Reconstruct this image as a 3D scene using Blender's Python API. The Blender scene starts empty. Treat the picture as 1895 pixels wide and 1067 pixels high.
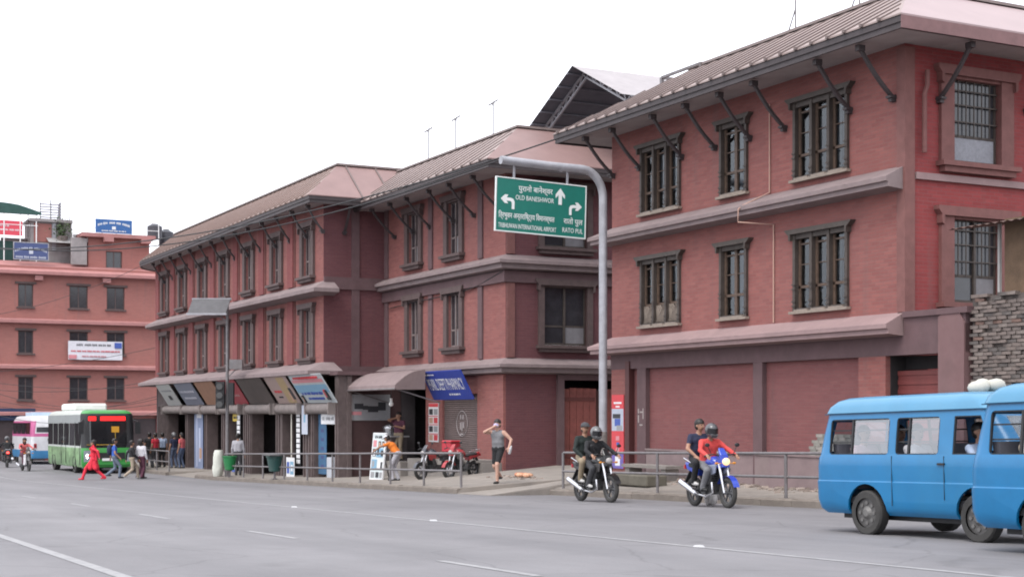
import bpy, bmesh, math, random
import numpy as np
from mathutils import Vector, Matrix
R = math.radians
sc = bpy.context.scene
COL = sc.collection
rnd = random.Random(7)
# ---------------------------------------------------------------- camera, sky, sun, exposure
cam_d = bpy.data.cameras.new('camera'); cam = bpy.data.objects.new('camera', cam_d); COL.objects.link(cam)
cam.location = (0, 0, 1.55); cam.rotation_euler = (R(90), 0, 0)
cam_d.sensor_width = 36.0; cam_d.lens = 36.0 * 2700 / 1895
cam_d.shift_y = (764 - 533.5) / 1895
cam_d.clip_start = 0.1; cam_d.clip_end = 6000
sc.camera = cam
sc.render.resolution_x, sc.render.resolution_y = 1024, 576
world = bpy.data.worlds.new('World'); sc.world = world; world.use_nodes = True
wn = world.node_tree.nodes; wl = world.node_tree.links
bg = wn['Background']
sky = wn.new('ShaderNodeTexSky'); sky.sky_type = 'NISHITA'; sky.sun_disc = False
SUN_EL, SUN_AZ = 58, 215
sky.sun_elevation = R(SUN_EL); sky.sun_rotation = R(SUN_AZ); sky.dust_density = 6.0; sky.air_density = 1.0
hs = wn.new('ShaderNodeHueSaturation'); hs.inputs['Saturation'].default_value = 0.18
ov = wn.new('ShaderNodeMix'); ov.data_type = 'RGBA'; ov.inputs['Factor'].default_value = 0.75
ov.inputs['B'].default_value = (9.5, 9.75, 10.6, 1)      # even overcast cloud deck
wl.new(sky.outputs[0], hs.inputs['Color']); wl.new(hs.outputs[0], ov.inputs['A'])
wl.new(ov.outputs['Result'], bg.inputs['Color']); bg.inputs['Strength'].default_value = 0.12
sun_d = bpy.data.lights.new('sun', 'SUN'); sun_d.energy = 1.1; sun_d.angle = R(25); sun_d.color = (1.0, 0.96, 0.9)
sun = bpy.data.objects.new('sun', sun_d); COL.objects.link(sun)
_a, _e = R(SUN_AZ), R(SUN_EL)
sv = Vector((math.sin(_a) * math.cos(_e), math.cos(_a) * math.cos(_e), math.sin(_e)))
sun.rotation_euler = sv.to_track_quat('Z', 'Y').to_euler()
sc.view_settings.view_transform = 'Standard'; sc.view_settings.look = 'None'
sc.view_settings.exposure = 1.0; sc.view_settings.gamma = 1.0; sc.view_settings.use_curve_mapping = False
sc.render.engine = 'CYCLES'; sc.cycles.filter_width = 1.9

# ---------------------------------------------------------------- materials
MATS = {}
def mat(name, col, rough=0.7, var=0.12, scale=3.0, bump=0.0, bscale=40.0, metal=0.0, spec=0.4, emit=0.0, dirt=0.0, dirtcol=(.25, .22, .2), coat=0.0):
    if name in MATS: return MATS[name]
    m = bpy.data.materials.new(name); m.use_nodes = True; MATS[name] = m
    nt = m.node_tree; n = nt.nodes; l = nt.links; b = n['Principled BSDF']
    b.inputs['Roughness'].default_value = rough; b.inputs['Metallic'].default_value = metal
    b.inputs['Specular IOR Level'].default_value = spec
    if coat: b.inputs['Coat Weight'].default_value = coat; b.inputs['Coat Roughness'].default_value = 0.12
    tc = n.new('ShaderNodeTexCoord')
    if var > 0:
        nz = n.new('ShaderNodeTexNoise'); nz.inputs['Scale'].default_value = scale; nz.inputs['Detail'].default_value = 6; nz.inputs['Roughness'].default_value = .65
        l.new(tc.outputs['Object'], nz.inputs['Vector'])
        rp = n.new('ShaderNodeMapRange'); rp.inputs['From Min'].default_value = .3; rp.inputs['From Max'].default_value = .7
        rp.inputs['To Min'].default_value = 1 - var; rp.inputs['To Max'].default_value = 1 + var
        l.new(nz.outputs['Fac'], rp.inputs['Value'])
        mx = n.new('ShaderNodeMix'); mx.data_type = 'RGBA'; mx.blend_type = 'MULTIPLY'; mx.inputs['Factor'].default_value = 1
        mx.inputs['A'].default_value = (*col, 1); l.new(rp.outputs['Result'], mx.inputs['B'])
        src = mx.outputs['Result']
        if dirt > 0:
            n2 = n.new('ShaderNodeTexNoise'); n2.inputs['Scale'].default_value = .8; n2.inputs['Detail'].default_value = 8; n2.inputs['Roughness'].default_value = .7
            mp = n.new('ShaderNodeMapping'); mp.inputs['Scale'].default_value = (1, 1, .35); l.new(tc.outputs['Object'], mp.inputs['Vector']); l.new(mp.outputs[0], n2.inputs['Vector'])
            r2 = n.new('ShaderNodeMapRange'); r2.inputs['From Min'].default_value = .45; r2.inputs['From Max'].default_value = .75; r2.inputs['To Max'].default_value = dirt
            l.new(n2.outputs['Fac'], r2.inputs['Value'])
            m2 = n.new('ShaderNodeMix'); m2.data_type = 'RGBA'; l.new(r2.outputs['Result'], m2.inputs['Factor']); l.new(src, m2.inputs['A']); m2.inputs['B'].default_value = (*dirtcol, 1)
            src = m2.outputs['Result']
        l.new(src, b.inputs['Base Color'])
    else:
        b.inputs['Base Color'].default_value = (*col, 1)
    if bump > 0:
        nb = n.new('ShaderNodeTexNoise'); nb.inputs['Scale'].default_value = bscale; nb.inputs['Detail'].default_value = 4
        l.new(tc.outputs['Object'], nb.inputs['Vector'])
        bp = n.new('ShaderNodeBump'); bp.inputs['Strength'].default_value = bump; bp.inputs['Distance'].default_value = .02
        l.new(nb.outputs['Fac'], bp.inputs['Height']); l.new(bp.outputs[0], b.inputs['Normal'])
    if emit > 0:
        b.inputs['Emission Color'].default_value = (*col, 1); b.inputs['Emission Strength'].default_value = emit
    return m

def brickmat(name, c1, c2, mortar, stain=.35, streak=.25):
    if name in MATS: return MATS[name]
    m = bpy.data.materials.new(name); m.use_nodes = True; MATS[name] = m
    nt = m.node_tree; n = nt.nodes; l = nt.links; b = n['Principled BSDF']; b.inputs['Roughness'].default_value = .85; b.inputs['Specular IOR Level'].default_value = .25
    tc = n.new('ShaderNodeTexCoord'); sp = n.new('ShaderNodeSeparateXYZ'); l.new(tc.outputs['Object'], sp.inputs[0])
    ad = n.new('ShaderNodeMath'); ad.operation = 'ADD'; l.new(sp.outputs[0], ad.inputs[0]); l.new(sp.outputs[1], ad.inputs[1])
    cb = n.new('ShaderNodeCombineXYZ'); l.new(ad.outputs[0], cb.inputs[0]); l.new(sp.outputs[2], cb.inputs[1])
    br = n.new('ShaderNodeTexBrick'); l.new(cb.outputs[0], br.inputs['Vector'])
    br.inputs['Scale'].default_value = 1; br.inputs['Brick Width'].default_value = .25; br.inputs['Row Height'].default_value = .078
    br.inputs['Mortar Size'].default_value = .007; br.inputs['Mortar Smooth'].default_value = .3; br.inputs['Bias'].default_value = -.1
    br.inputs['Color1'].default_value = (*c1, 1); br.inputs['Color2'].default_value = (*c2, 1); br.inputs['Mortar'].default_value = (*mortar, 1)
    # bleached courses: noise stretched along the courses
    mp = n.new('ShaderNodeMapping'); mp.inputs['Scale'].default_value = (1.1, 11, 1); l.new(cb.outputs[0], mp.inputs['Vector'])
    nz = n.new('ShaderNodeTexNoise'); nz.inputs['Scale'].default_value = 1.2; nz.inputs['Detail'].default_value = 5; nz.inputs['Roughness'].default_value = .7; l.new(mp.outputs[0], nz.inputs['Vector'])
    r1 = n.new('ShaderNodeMapRange'); r1.inputs['From Min'].default_value = .55; r1.inputs['From Max'].default_value = .8; r1.inputs['To Max'].default_value = streak; l.new(nz.outputs['Fac'], r1.inputs['Value'])
    m1 = n.new('ShaderNodeMix'); m1.data_type = 'RGBA'; l.new(r1.outputs[0], m1.inputs['Factor']); l.new(br.outputs['Color'], m1.inputs['A']); m1.inputs['B'].default_value = (.36, .2, .18, 1)
    # large soft weathering
    n2 = n.new('ShaderNodeTexNoise'); n2.inputs['Scale'].default_value = .55; n2.inputs['Detail'].default_value = 7; n2.inputs['Roughness'].default_value = .68
    mp2 = n.new('ShaderNodeMapping'); mp2.inputs['Scale'].default_value = (1.3, .8, 1); l.new(cb.outputs[0], mp2.inputs['Vector']); l.new(mp2.outputs[0], n2.inputs['Vector'])
    r2 = n.new('ShaderNodeMapRange'); r2.inputs['From Min'].default_value = .35; r2.inputs['From Max'].default_value = .75; r2.inputs['To Min'].default_value = 0; r2.inputs['To Max'].default_value = stain; l.new(n2.outputs['Fac'], r2.inputs['Value'])
    m2 = n.new('ShaderNodeMix'); m2.data_type = 'RGBA'; l.new(r2.outputs[0], m2.inputs['Factor']); l.new(m1.outputs['Result'], m2.inputs['A']); m2.inputs['B'].default_value = (c1[0] * .62, c1[1] * .85, c1[2] * .95, 1)
    # grey rain streaks
    mp3 = n.new('ShaderNodeMapping'); mp3.inputs['Scale'].default_value = (2.6, .16, 1); l.new(cb.outputs[0], mp3.inputs['Vector'])
    n3 = n.new('ShaderNodeTexNoise'); n3.inputs['Scale'].default_value = 1; n3.inputs['Detail'].default_value = 6; n3.inputs['Roughness'].default_value = .62; l.new(mp3.outputs[0], n3.inputs['Vector'])
    r3 = n.new('ShaderNodeMapRange'); r3.inputs['From Min'].default_value = .56; r3.inputs['From Max'].default_value = .78; r3.inputs['To Max'].default_value = .5; l.new(n3.outputs['Fac'], r3.inputs['Value'])
    m3 = n.new('ShaderNodeMix'); m3.data_type = 'RGBA'; l.new(r3.outputs[0], m3.inputs['Factor']); l.new(m2.outputs['Result'], m3.inputs['A']); m3.inputs['B'].default_value = (c1[0] * .55, c1[0] * .36, c1[0] * .35, 1)
    l.new(m3.outputs['Result'], b.inputs['Base Color'])
    bp = n.new('ShaderNodeBump'); bp.inputs['Strength'].default_value = .5; bp.inputs['Distance'].default_value = .01; bp.invert = True
    l.new(br.outputs['Fac'], bp.inputs['Height']); l.new(bp.outputs[0], b.inputs['Normal'])
    return m

def glassmat(name, tint=(.55, .58, .6), gloss=.12):
    if name in MATS: return MATS[name]
    m = bpy.data.materials.new(name); m.use_nodes = True; MATS[name] = m
    nt = m.node_tree; n = nt.nodes; l = nt.links; n.remove(n['Principled BSDF'])
    tr = n.new('ShaderNodeBsdfTransparent'); tr.inputs[0].default_value = (*tint, 1)
    gl = n.new('ShaderNodeBsdfGlossy'); gl.inputs['Roughness'].default_value = .04; gl.inputs['Color'].default_value = (.9, .93, .95, 1)
    fr = n.new('ShaderNodeLayerWeight'); fr.inputs['Blend'].default_value = .5
    pw = n.new('ShaderNodeMath'); pw.operation = 'POWER'; pw.inputs[1].default_value = 5; l.new(fr.outputs['Facing'], pw.inputs[0])
    ma = n.new('ShaderNodeMath'); ma.operation = 'ADD'; ma.inputs[1].default_value = gloss; ma.use_clamp = True; l.new(pw.outputs[0], ma.inputs[0])
    mx = n.new('ShaderNodeMixShader'); l.new(ma.outputs[0], mx.inputs[0]); l.new(tr.outputs[0], mx.inputs[1]); l.new(gl.outputs[0], mx.inputs[2])
    l.new(mx.outputs[0], n['Material Output'].inputs['Surface'])
    return m

BR_A = brickmat('brick_rose', (.25, .092, .081), (.2, .07, .064), (.2, .1, .092), .42, .4)
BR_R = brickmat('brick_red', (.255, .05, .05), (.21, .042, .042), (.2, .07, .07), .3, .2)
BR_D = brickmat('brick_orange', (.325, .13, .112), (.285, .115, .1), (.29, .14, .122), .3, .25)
BR_SHADE = brickmat('brick_rose_shaded', (.135, .052, .056), (.115, .045, .05), (.125, .06, .065), .4, .15)  # darker rose brick: shade from neighbouring houses put into the wall colour
CEM = mat('mauve_cement', (.2, .155, .155), .85, .14, 2.5, .25, 60, dirt=.45, dirtcol=(.14, .1, .1))
CEM_D = mat('dark_mauve_paint', (.105, .062, .066), .8, .15, 2.5, .2, 50, dirt=.3, dirtcol=(.07, .05, .05))
CEM_P = mat('pink_cement', (.25, .17, .168), .85, .1, 3, .2, 60, dirt=.35, dirtcol=(.17, .12, .12))
WOOD_D = mat('dark_window_wood', (.056, .044, .038), .6, .25, 8, .2, 60)
WOOD_M = mat('brown_window_wood', (.085, .055, .04), .55, .3, 10, .2, 60)
SURR = mat('window_surround_paint', (.085, .058, .056), .75, .18, 5, .2, 50)
SURR_L = mat('worn_casement_paint', (.16, .125, .12), .7, .2, 8)
SURR_R = mat('red_brown_surround', (.16, .068, .062), .75, .15, 5)
SILL = mat('sill_timber', (.22, .18, .15), .7, .2, 10)
ROOFM = mat('dusty_pink_roof_sheet', (.25, .195, .182), .6, .14, 1.2, 0, metal=.0, dirt=.3, dirtcol=(.22, .155, .145))
ROOFH = mat('pink_painted_roof_sheet', (.215, .138, .13), .55, .12, .8, dirt=.25, dirtcol=(.2, .125, .12))
ROOFW = mat('pale_roof_sheet', (.28, .205, .205), .5, .08, .8, dirt=.25, dirtcol=(.23, .165, .165))
ROOFG = mat('copper_brown_roof_sheet', (.2, .14, .122), .6, .1, 1.2, dirt=.3, dirtcol=(.2, .12, .1))
SEAM = mat('roof_seam_metal', (.13, .098, .092), .6, .15, 4)
FASC = mat('fascia_board', (.045, .036, .038), .6, .2, 4, dirt=.3, dirtcol=(.08, .06, .06))
FASC_R = mat('fascia_red', (.16, .085, .085), .6, .15, 4)
SOFF = mat('soffit_plaster', (.30, .26, .255), .8, .12, 2)
CONC = mat('concrete', (.22, .2, .185), .9, .15, 3, .3, 40, dirt=.5, dirtcol=(.14, .12, .11))
PAVE = mat('pavement_concrete', (.215, .192, .172), .92, .16, 1.6, .35, 30, dirt=.5, dirtcol=(.27, .235, .2))
KERB = mat('kerb_concrete', (.17, .145, .125), .9, .2, 3, .3, 40, dirt=.5, dirtcol=(.09, .08, .07))
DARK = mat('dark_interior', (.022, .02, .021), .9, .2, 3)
BLACK = mat('black_plastic', (.018, .018, .02), .5, .1, 5)
RUBBER = mat('tyre_rubber', (.03, .029, .028), .85, .2, 8, dirt=.5, dirtcol=(.1, .095, .09))
STEEL = mat('galvanised_steel', (.31, .31, .335), .5, .18, 4, metal=.25, dirt=.3, dirtcol=(.2, .17, .15))
RAILM = mat('railing_paint', (.17, .16, .165), .55, .2, 6, metal=.3, dirt=.4, dirtcol=(.1, .06, .04))
CHROME = mat('chrome', (.6, .6, .62), .2, .05, 5, metal=.9)
WHITE = mat('white_paint', (.7, .7, .7), .5, .06, 3)
GLASS = glassmat('window_glass', (.6, .63, .65), .06)
GLASS_V = glassmat('vehicle_glass', (.72, .76, .8), .24)
GLASS_T = mat('tinted_glass', (.012, .013, .015), .06, .1, 3, spec=.8)
GLASS_D = mat('dusty_dark_glass', (.03, .031, .036), .16, .3, 2.5, spec=.7)
CURT = mat('pale_curtain', (.42, .43, .47), .9, .1, 6)
SKIN = mat('skin', (.30, .165, .11), .55, .08, 10)
HAIR = mat('black_hair', (.015, .012, .011), .5, .1, 20)

# ---------------------------------------------------------------- mesh helpers
class MB:
    def __init__(s): s.v = []; s.f = []; s.m = []; s.cm = 0
    def quad(s, a, b, c, d): s.poly([a, b, c, d])
    def poly(s, pts):
        i = len(s.v); s.v += [tuple(p) for p in pts]; s.f.append(tuple(range(i, i + len(pts)))); s.m.append(s.cm)
    def box(s, x0, x1, y0, y1, z0, z1):
        i = len(s.v)
        s.v += [(x0, y0, z0), (x1, y0, z0), (x1, y1, z0), (x0, y1, z0), (x0, y0, z1), (x1, y0, z1), (x1, y1, z1), (x0, y1, z1)]
        for f in ((0, 3, 2, 1), (4, 5, 6, 7), (0, 1, 5, 4), (1, 2, 6, 5), (2, 3, 7, 6), (3, 0, 4, 7)):
            s.f.append(tuple(i + k for k in f)); s.m.append(s.cm)
        return s
    def hull8(s, p):   # 8 corners: bottom ring then top ring
        i = len(s.v); s.v += [tuple(q) for q in p]
        for f in ((0, 3, 2, 1), (4, 5, 6, 7), (0, 1, 5, 4), (1, 2, 6, 5), (2, 3, 7, 6), (3, 0, 4, 7)):
            s.f.append(tuple(i + k for k in f)); s.m.append(s.cm)
        return s
    def bar(s, p0, p1, w, h, up=(0, 0, 1)):
        p0, p1 = Vector(p0), Vector(p1); d = (p1 - p0).normalized(); u = Vector(up)
        sx = d.cross(u)
        if sx.length < 1e-4: sx = d.cross(Vector((1, 0, 0)))
        sx.normalize(); uz = sx.cross(d); a = sx * w / 2; b = uz * h / 2
        return s.hull8([p0 - a - b, p0 + a - b, p1 + a - b, p1 - a - b, p0 - a + b, p0 + a + b, p1 + a + b, p1 - a + b])
    def cyl(s, p0, p1, r0, r1=None, n=10, caps=True):
        r1 = r0 if r1 is None else r1
        p0, p1 = Vector(p0), Vector(p1); d = (p1 - p0).normalized()
        t = Vector((0, 0, 1)) if abs(d.z) < .9 else Vector((1, 0, 0))
        a = d.cross(t).normalized(); b = d.cross(a); i = len(s.v)
        for p, r in ((p0, r0), (p1, r1)):
            for k in range(n):
                th = 2 * math.pi * k / n; s.v.append(tuple(p + (a * math.cos(th) + b * math.sin(th)) * r))
        for k in range(n):
            s.f.append((i + k, i + (k + 1) % n, i + n + (k + 1) % n, i + n + k)); s.m.append(s.cm)
        if caps:
            s.f.append(tuple(i + k for k in range(n))[::-1]); s.m.append(s.cm)
            s.f.append(tuple(i + n + k for k in range(n))); s.m.append(s.cm)
        return s
    def tube(s, pts, r, n=8, caps=True):
        pts = [Vector(p) for p in pts]; i0 = len(s.v); N = len(pts)
        prev = None
        for k, p in enumerate(pts):
            d = (pts[min(k + 1, N - 1)] - pts[max(k - 1, 0)]).normalized()
            if prev is None:
                t = Vector((0, 0, 1)) if abs(d.z) < .9 else Vector((1, 0, 0)); a = d.cross(t).normalized()
            else:
                a = (prev - d * prev.dot(d)).normalized()
            prev = a; b = d.cross(a); rr = r[k] if isinstance(r, (list, tuple)) else r
            for j in range(n):
                th = 2 * math.pi * j / n; s.v.append(tuple(p + (a * math.cos(th) + b * math.sin(th)) * rr))
        for k in range(N - 1):
            for j in range(n):
                s.f.append((i0 + k * n + j, i0 + k * n + (j + 1) % n, i0 + (k + 1) * n + (j + 1) % n, i0 + (k + 1) * n + j)); s.m.append(s.cm)
        if caps:
            s.f.append(tuple(i0 + j for j in range(n))[::-1]); s.m.append(s.cm)
            s.f.append(tuple(i0 + (N - 1) * n + j for j in range(n))); s.m.append(s.cm)
        return s
    def torus(s, c, R_, r, axis='y', n=20, m=8, sq=1.0):
        i = len(s.v); c = Vector(c)
        for k in range(n):
            th = 2 * math.pi * k / n
            for j in range(m):
                ph = 2 * math.pi * j / m; rr = R_ + r * math.cos(ph); w = r * sq * math.sin(ph)
                q = (rr * math.cos(th), w, rr * math.sin(th)) if axis == 'y' else (w, rr * math.cos(th), rr * math.sin(th))
                s.v.append(tuple(c + Vector(q)))
        for k in range(n):
            for j in range(m):
                s.f.append((i + k * m + j, i + k * m + (j + 1) % m, i + ((k + 1) % n) * m + (j + 1) % m, i + ((k + 1) % n) * m + j)); s.m.append(s.cm)
        return s
    def ball(s, c, r, n=12, m=8, z0=-1.0, z1=1.0):
        rx, ry, rz = r if isinstance(r, (tuple, list)) else (r, r, r); i = len(s.v); c = Vector(c)
        a0, a1 = math.asin(z0), math.asin(z1)
        for k in range(m + 1):
            a = a0 + (a1 - a0) * k / m
            for j in range(n):
                th = 2 * math.pi * j / n
                s.v.append((c.x + rx * math.cos(a) * math.cos(th), c.y + ry * math.cos(a) * math.sin(th), c.z + rz * math.sin(a)))
        for k in range(m):
            for j in range(n):
                s.f.append((i + k * n + j, i + k * n + (j + 1) % n, i + (k + 1) * n + (j + 1) % n, i + (k + 1) * n + j)); s.m.append(s.cm)
        return s
    def prism(s, pts, h, plane='xz', y=0.0):   # outline extruded: xz outline from y to y+h; xy outline from z=y up
        i = len(s.v); n = len(pts)
        f = (lambda p, t: (p[0], t, p[1])) if plane == 'xz' else ((lambda p, t: (p[0], p[1], t)) if plane == 'xy' else (lambda p, t: (t, p[0], p[1])))
        s.v += [f(p, y) for p in pts] + [f(p, y + h) for p in pts]
        s.f.append(tuple(i + k for k in range(n))); s.m.append(s.cm)
        s.f.append(tuple(i + n + k for k in range(n))[::-1]); s.m.append(s.cm)
        for k in range(n):
            s.f.append((i + (k + 1) % n, i + k, i + n + k, i + n + (k + 1) % n)); s.m.append(s.cm)
        return s
    def sweep(s, path, prof, close=False):    # path plan polyline, outward = right-hand side; prof (offset, z)
        rows = [offset_path(path, o) for o, _ in prof]; i = len(s.v); n = len(path)
        for (o, z), row in zip(prof, rows):
            for k in range(n): s.v.append((row[k][0], row[k][1], z))
        np_ = len(prof)
        rng = range(np_ if close else np_ - 1)
        for a in rng:
            b = (a + 1) % np_
            for k in range(n - 1):
                s.f.append((i + a * n + k, i + b * n + k, i + b * n + k + 1, i + a * n + k + 1)); s.m.append(s.cm)
        if close:
            s.f.append(tuple(i + a * n for a in range(np_))); s.m.append(s.cm)
            s.f.append(tuple(i + a * n + n - 1 for a in range(np_))[::-1]); s.m.append(s.cm)
        return s
    def mesh(s, name, mats, smooth=None):
        me = bpy.data.meshes.new(name); me.from_pydata(s.v, [], s.f)
        for m in (mats if isinstance(mats, (list, tuple)) else [mats]): me.materials.append(m)
        if any(s.m): me.polygons.foreach_set('material_index', s.m)
        bm = bmesh.new(); bm.from_mesh(me); bmesh.ops.recalc_face_normals(bm, faces=bm.faces); bm.to_mesh(me); bm.free()
        if smooth is not None:
            me.polygons.foreach_set('use_smooth', [True] * len(me.polygons)); me.set_sharp_from_angle(angle=R(smooth))
        me.update(); return me
    def build(s, name, mats, parent=None, loc=(0, 0, 0), rz=0, smooth=None, bevel=0):
        me = s.mesh(name, mats, smooth)
        if bevel:
            bm = bmesh.new(); bm.from_mesh(me)
            bmesh.ops.bevel(bm, geom=list(bm.edges), offset=bevel, segments=1, affect='EDGES', clamp_overlap=True); bm.to_mesh(me); bm.free()
        return link(name, me, parent, loc, rz)
def link(name, me, parent=None, loc=(0, 0, 0), rz=0):
    o = bpy.data.objects.new(name, me); COL.objects.link(o); o.location = loc; o.rotation_euler = (0, 0, rz)
    if parent: o.parent = parent
    return o
def offset_path(path, o):
    n = len(path); out = []
    for k in range(n):
        def nrm(a, b):
            dx, dy = b[0] - a[0], b[1] - a[1]; L = math.hypot(dx, dy); return (dy / L, -dx / L)
        if k == 0: m = nrm(path[0], path[1]); sc_ = 1
        elif k == n - 1: m = nrm(path[-2], path[-1]); sc_ = 1
        else:
            a, b = nrm(path[k - 1], path[k]), nrm(path[k], path[k + 1]); mx, my = a[0] + b[0], a[1] + b[1]; L = math.hypot(mx, my); m = (mx / L, my / L); sc_ = 1 / max(.3, m[0] * a[0] + m[1] * a[1])
        out.append((path[k][0] + m[0] * o * sc_, path[k][1] + m[1] * o * sc_))
    return out
def tag(o, label, cat, group=None):
    o['label'] = label; o['category'] = cat
    if group: o['group'] = group
    return o
def thing(name, label, cat, loc=(0, 0, 0), rz=0, group=None):
    o = bpy.data.objects.new(name, None); COL.objects.link(o); o.location = loc; o.rotation_euler = (0, 0, rz); o.empty_display_size = .2
    return tag(o, label, cat, group)
def struct(o): o['kind'] = 'structure'; return o
def dup(root, parent=None, loc=None, rz=None):
    c = root.copy(); COL.objects.link(c)
    if parent is not None: c.parent = parent
    if loc is not None: c.location = loc
    if rz is not None: c.rotation_euler = (0, 0, rz)
    for ch in list(root.children): 
        k = dup(ch, c)
        k.matrix_parent_inverse = ch.matrix_parent_inverse
    return c
def text_mesh(name, body, size, m, parent, loc, rot, align='CENTER', ext=.002, sx=1.0, bold=0.0):
    cu = bpy.data.curves.new('t', 'FONT'); cu.body = body; cu.size = size; cu.align_x = align; cu.align_y = 'CENTER'; cu.extrude = ext; cu.offset = bold
    cu.resolution_u = 3
    t = bpy.data.objects.new('t', cu); COL.objects.link(t)
    dg = bpy.context.evaluated_depsgraph_get(); me = bpy.data.meshes.new_from_object(t.evaluated_get(dg)); bpy.data.objects.remove(t); bpy.data.curves.remove(cu)
    me.materials.clear(); me.materials.append(m)
    o = link(name, me, parent, loc); o.rotation_euler = rot; o.scale = (sx, 1, 1)
    return o
def text_fit(name, body, w, h, m, parent, loc, bold=0.0):      # lettering fitted to a width and height, centred on loc, facing -y
    o = text_mesh(name, body, 1.0, m, parent, loc, (R(90), 0, 0), 'CENTER', .002, 1, bold)
    co = np.array([v.co for v in o.data.vertices]); mn, mx = co.min(0), co.max(0)
    sx, sy = w / (mx[0] - mn[0]), h / (mx[1] - mn[1]); cx, cy = (mn[0] + mx[0]) / 2, (mn[1] + mx[1]) / 2
    for v in o.data.vertices: v.co.x = (v.co.x - cx) * sx; v.co.y = (v.co.y - cy) * sy
    return o
def many(name, m, parent, boxes):
    for q in boxes: MB().box(*q).build(name, m, parent)

# ---------------------------------------------------------------- places: street frame (x along the facades, y into the buildings)
RZ = math.atan2(-.8876, .4606)
def S(x, y, z=0.0): return Vector((2.75 + .4606 * x + .8876 * y, 40.1 - .8876 * x + .4606 * y, z))
def toS(X, Y): 
    a, b = X - 2.75, Y - 40.1; return (.4606 * a - .8876 * b, .8876 * a + .4606 * b)
def road_z(Y):
    if Y < 60: return .5 - .0283 * Y
    if Y < 130: return -1.198 - .008 * (Y - 60)
    return -1.758
def P3(px, py, Y): return Vector(((px - 947) * Y / 2700, Y, 1.55 + (764 - py) * Y / 2700))
def lerp(a, b, t): return a + (b - a) * t
def pave_k(x):
    if x > 1.04: yk, k = -2.53, .15
    elif x > -.97: yk, k = -4.25, .015
    elif x > -27.2: yk, k = -4.25, .15
    elif x > -31.2: yk, k = -4.25, .02
    else: yk, k = -4.5, .15
    return yk, road_z(S(x, yk).y) + k
def pave_w(x):
    if x <= -16.8: return -2.23, road_z(S(x, -2.23).y) + .2
    if x <= -6.77: return .19, lerp(-.76, -.45, (x + 16.8) / 10.03)
    if x <= .1: return 2.0, -.13
    if x <= 7: return 0.0, lerp(-.06, -.14, x / 7)
    return 0.0, max(-.14, road_z(S(x, 0).y) + .18)
def pave_z(x, y):
    yk, zk = pave_k(x); yw, zw = pave_w(x)
    return lerp(zk, zw, max(0, min(1, (y - yk) / (yw - yk))))

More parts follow.
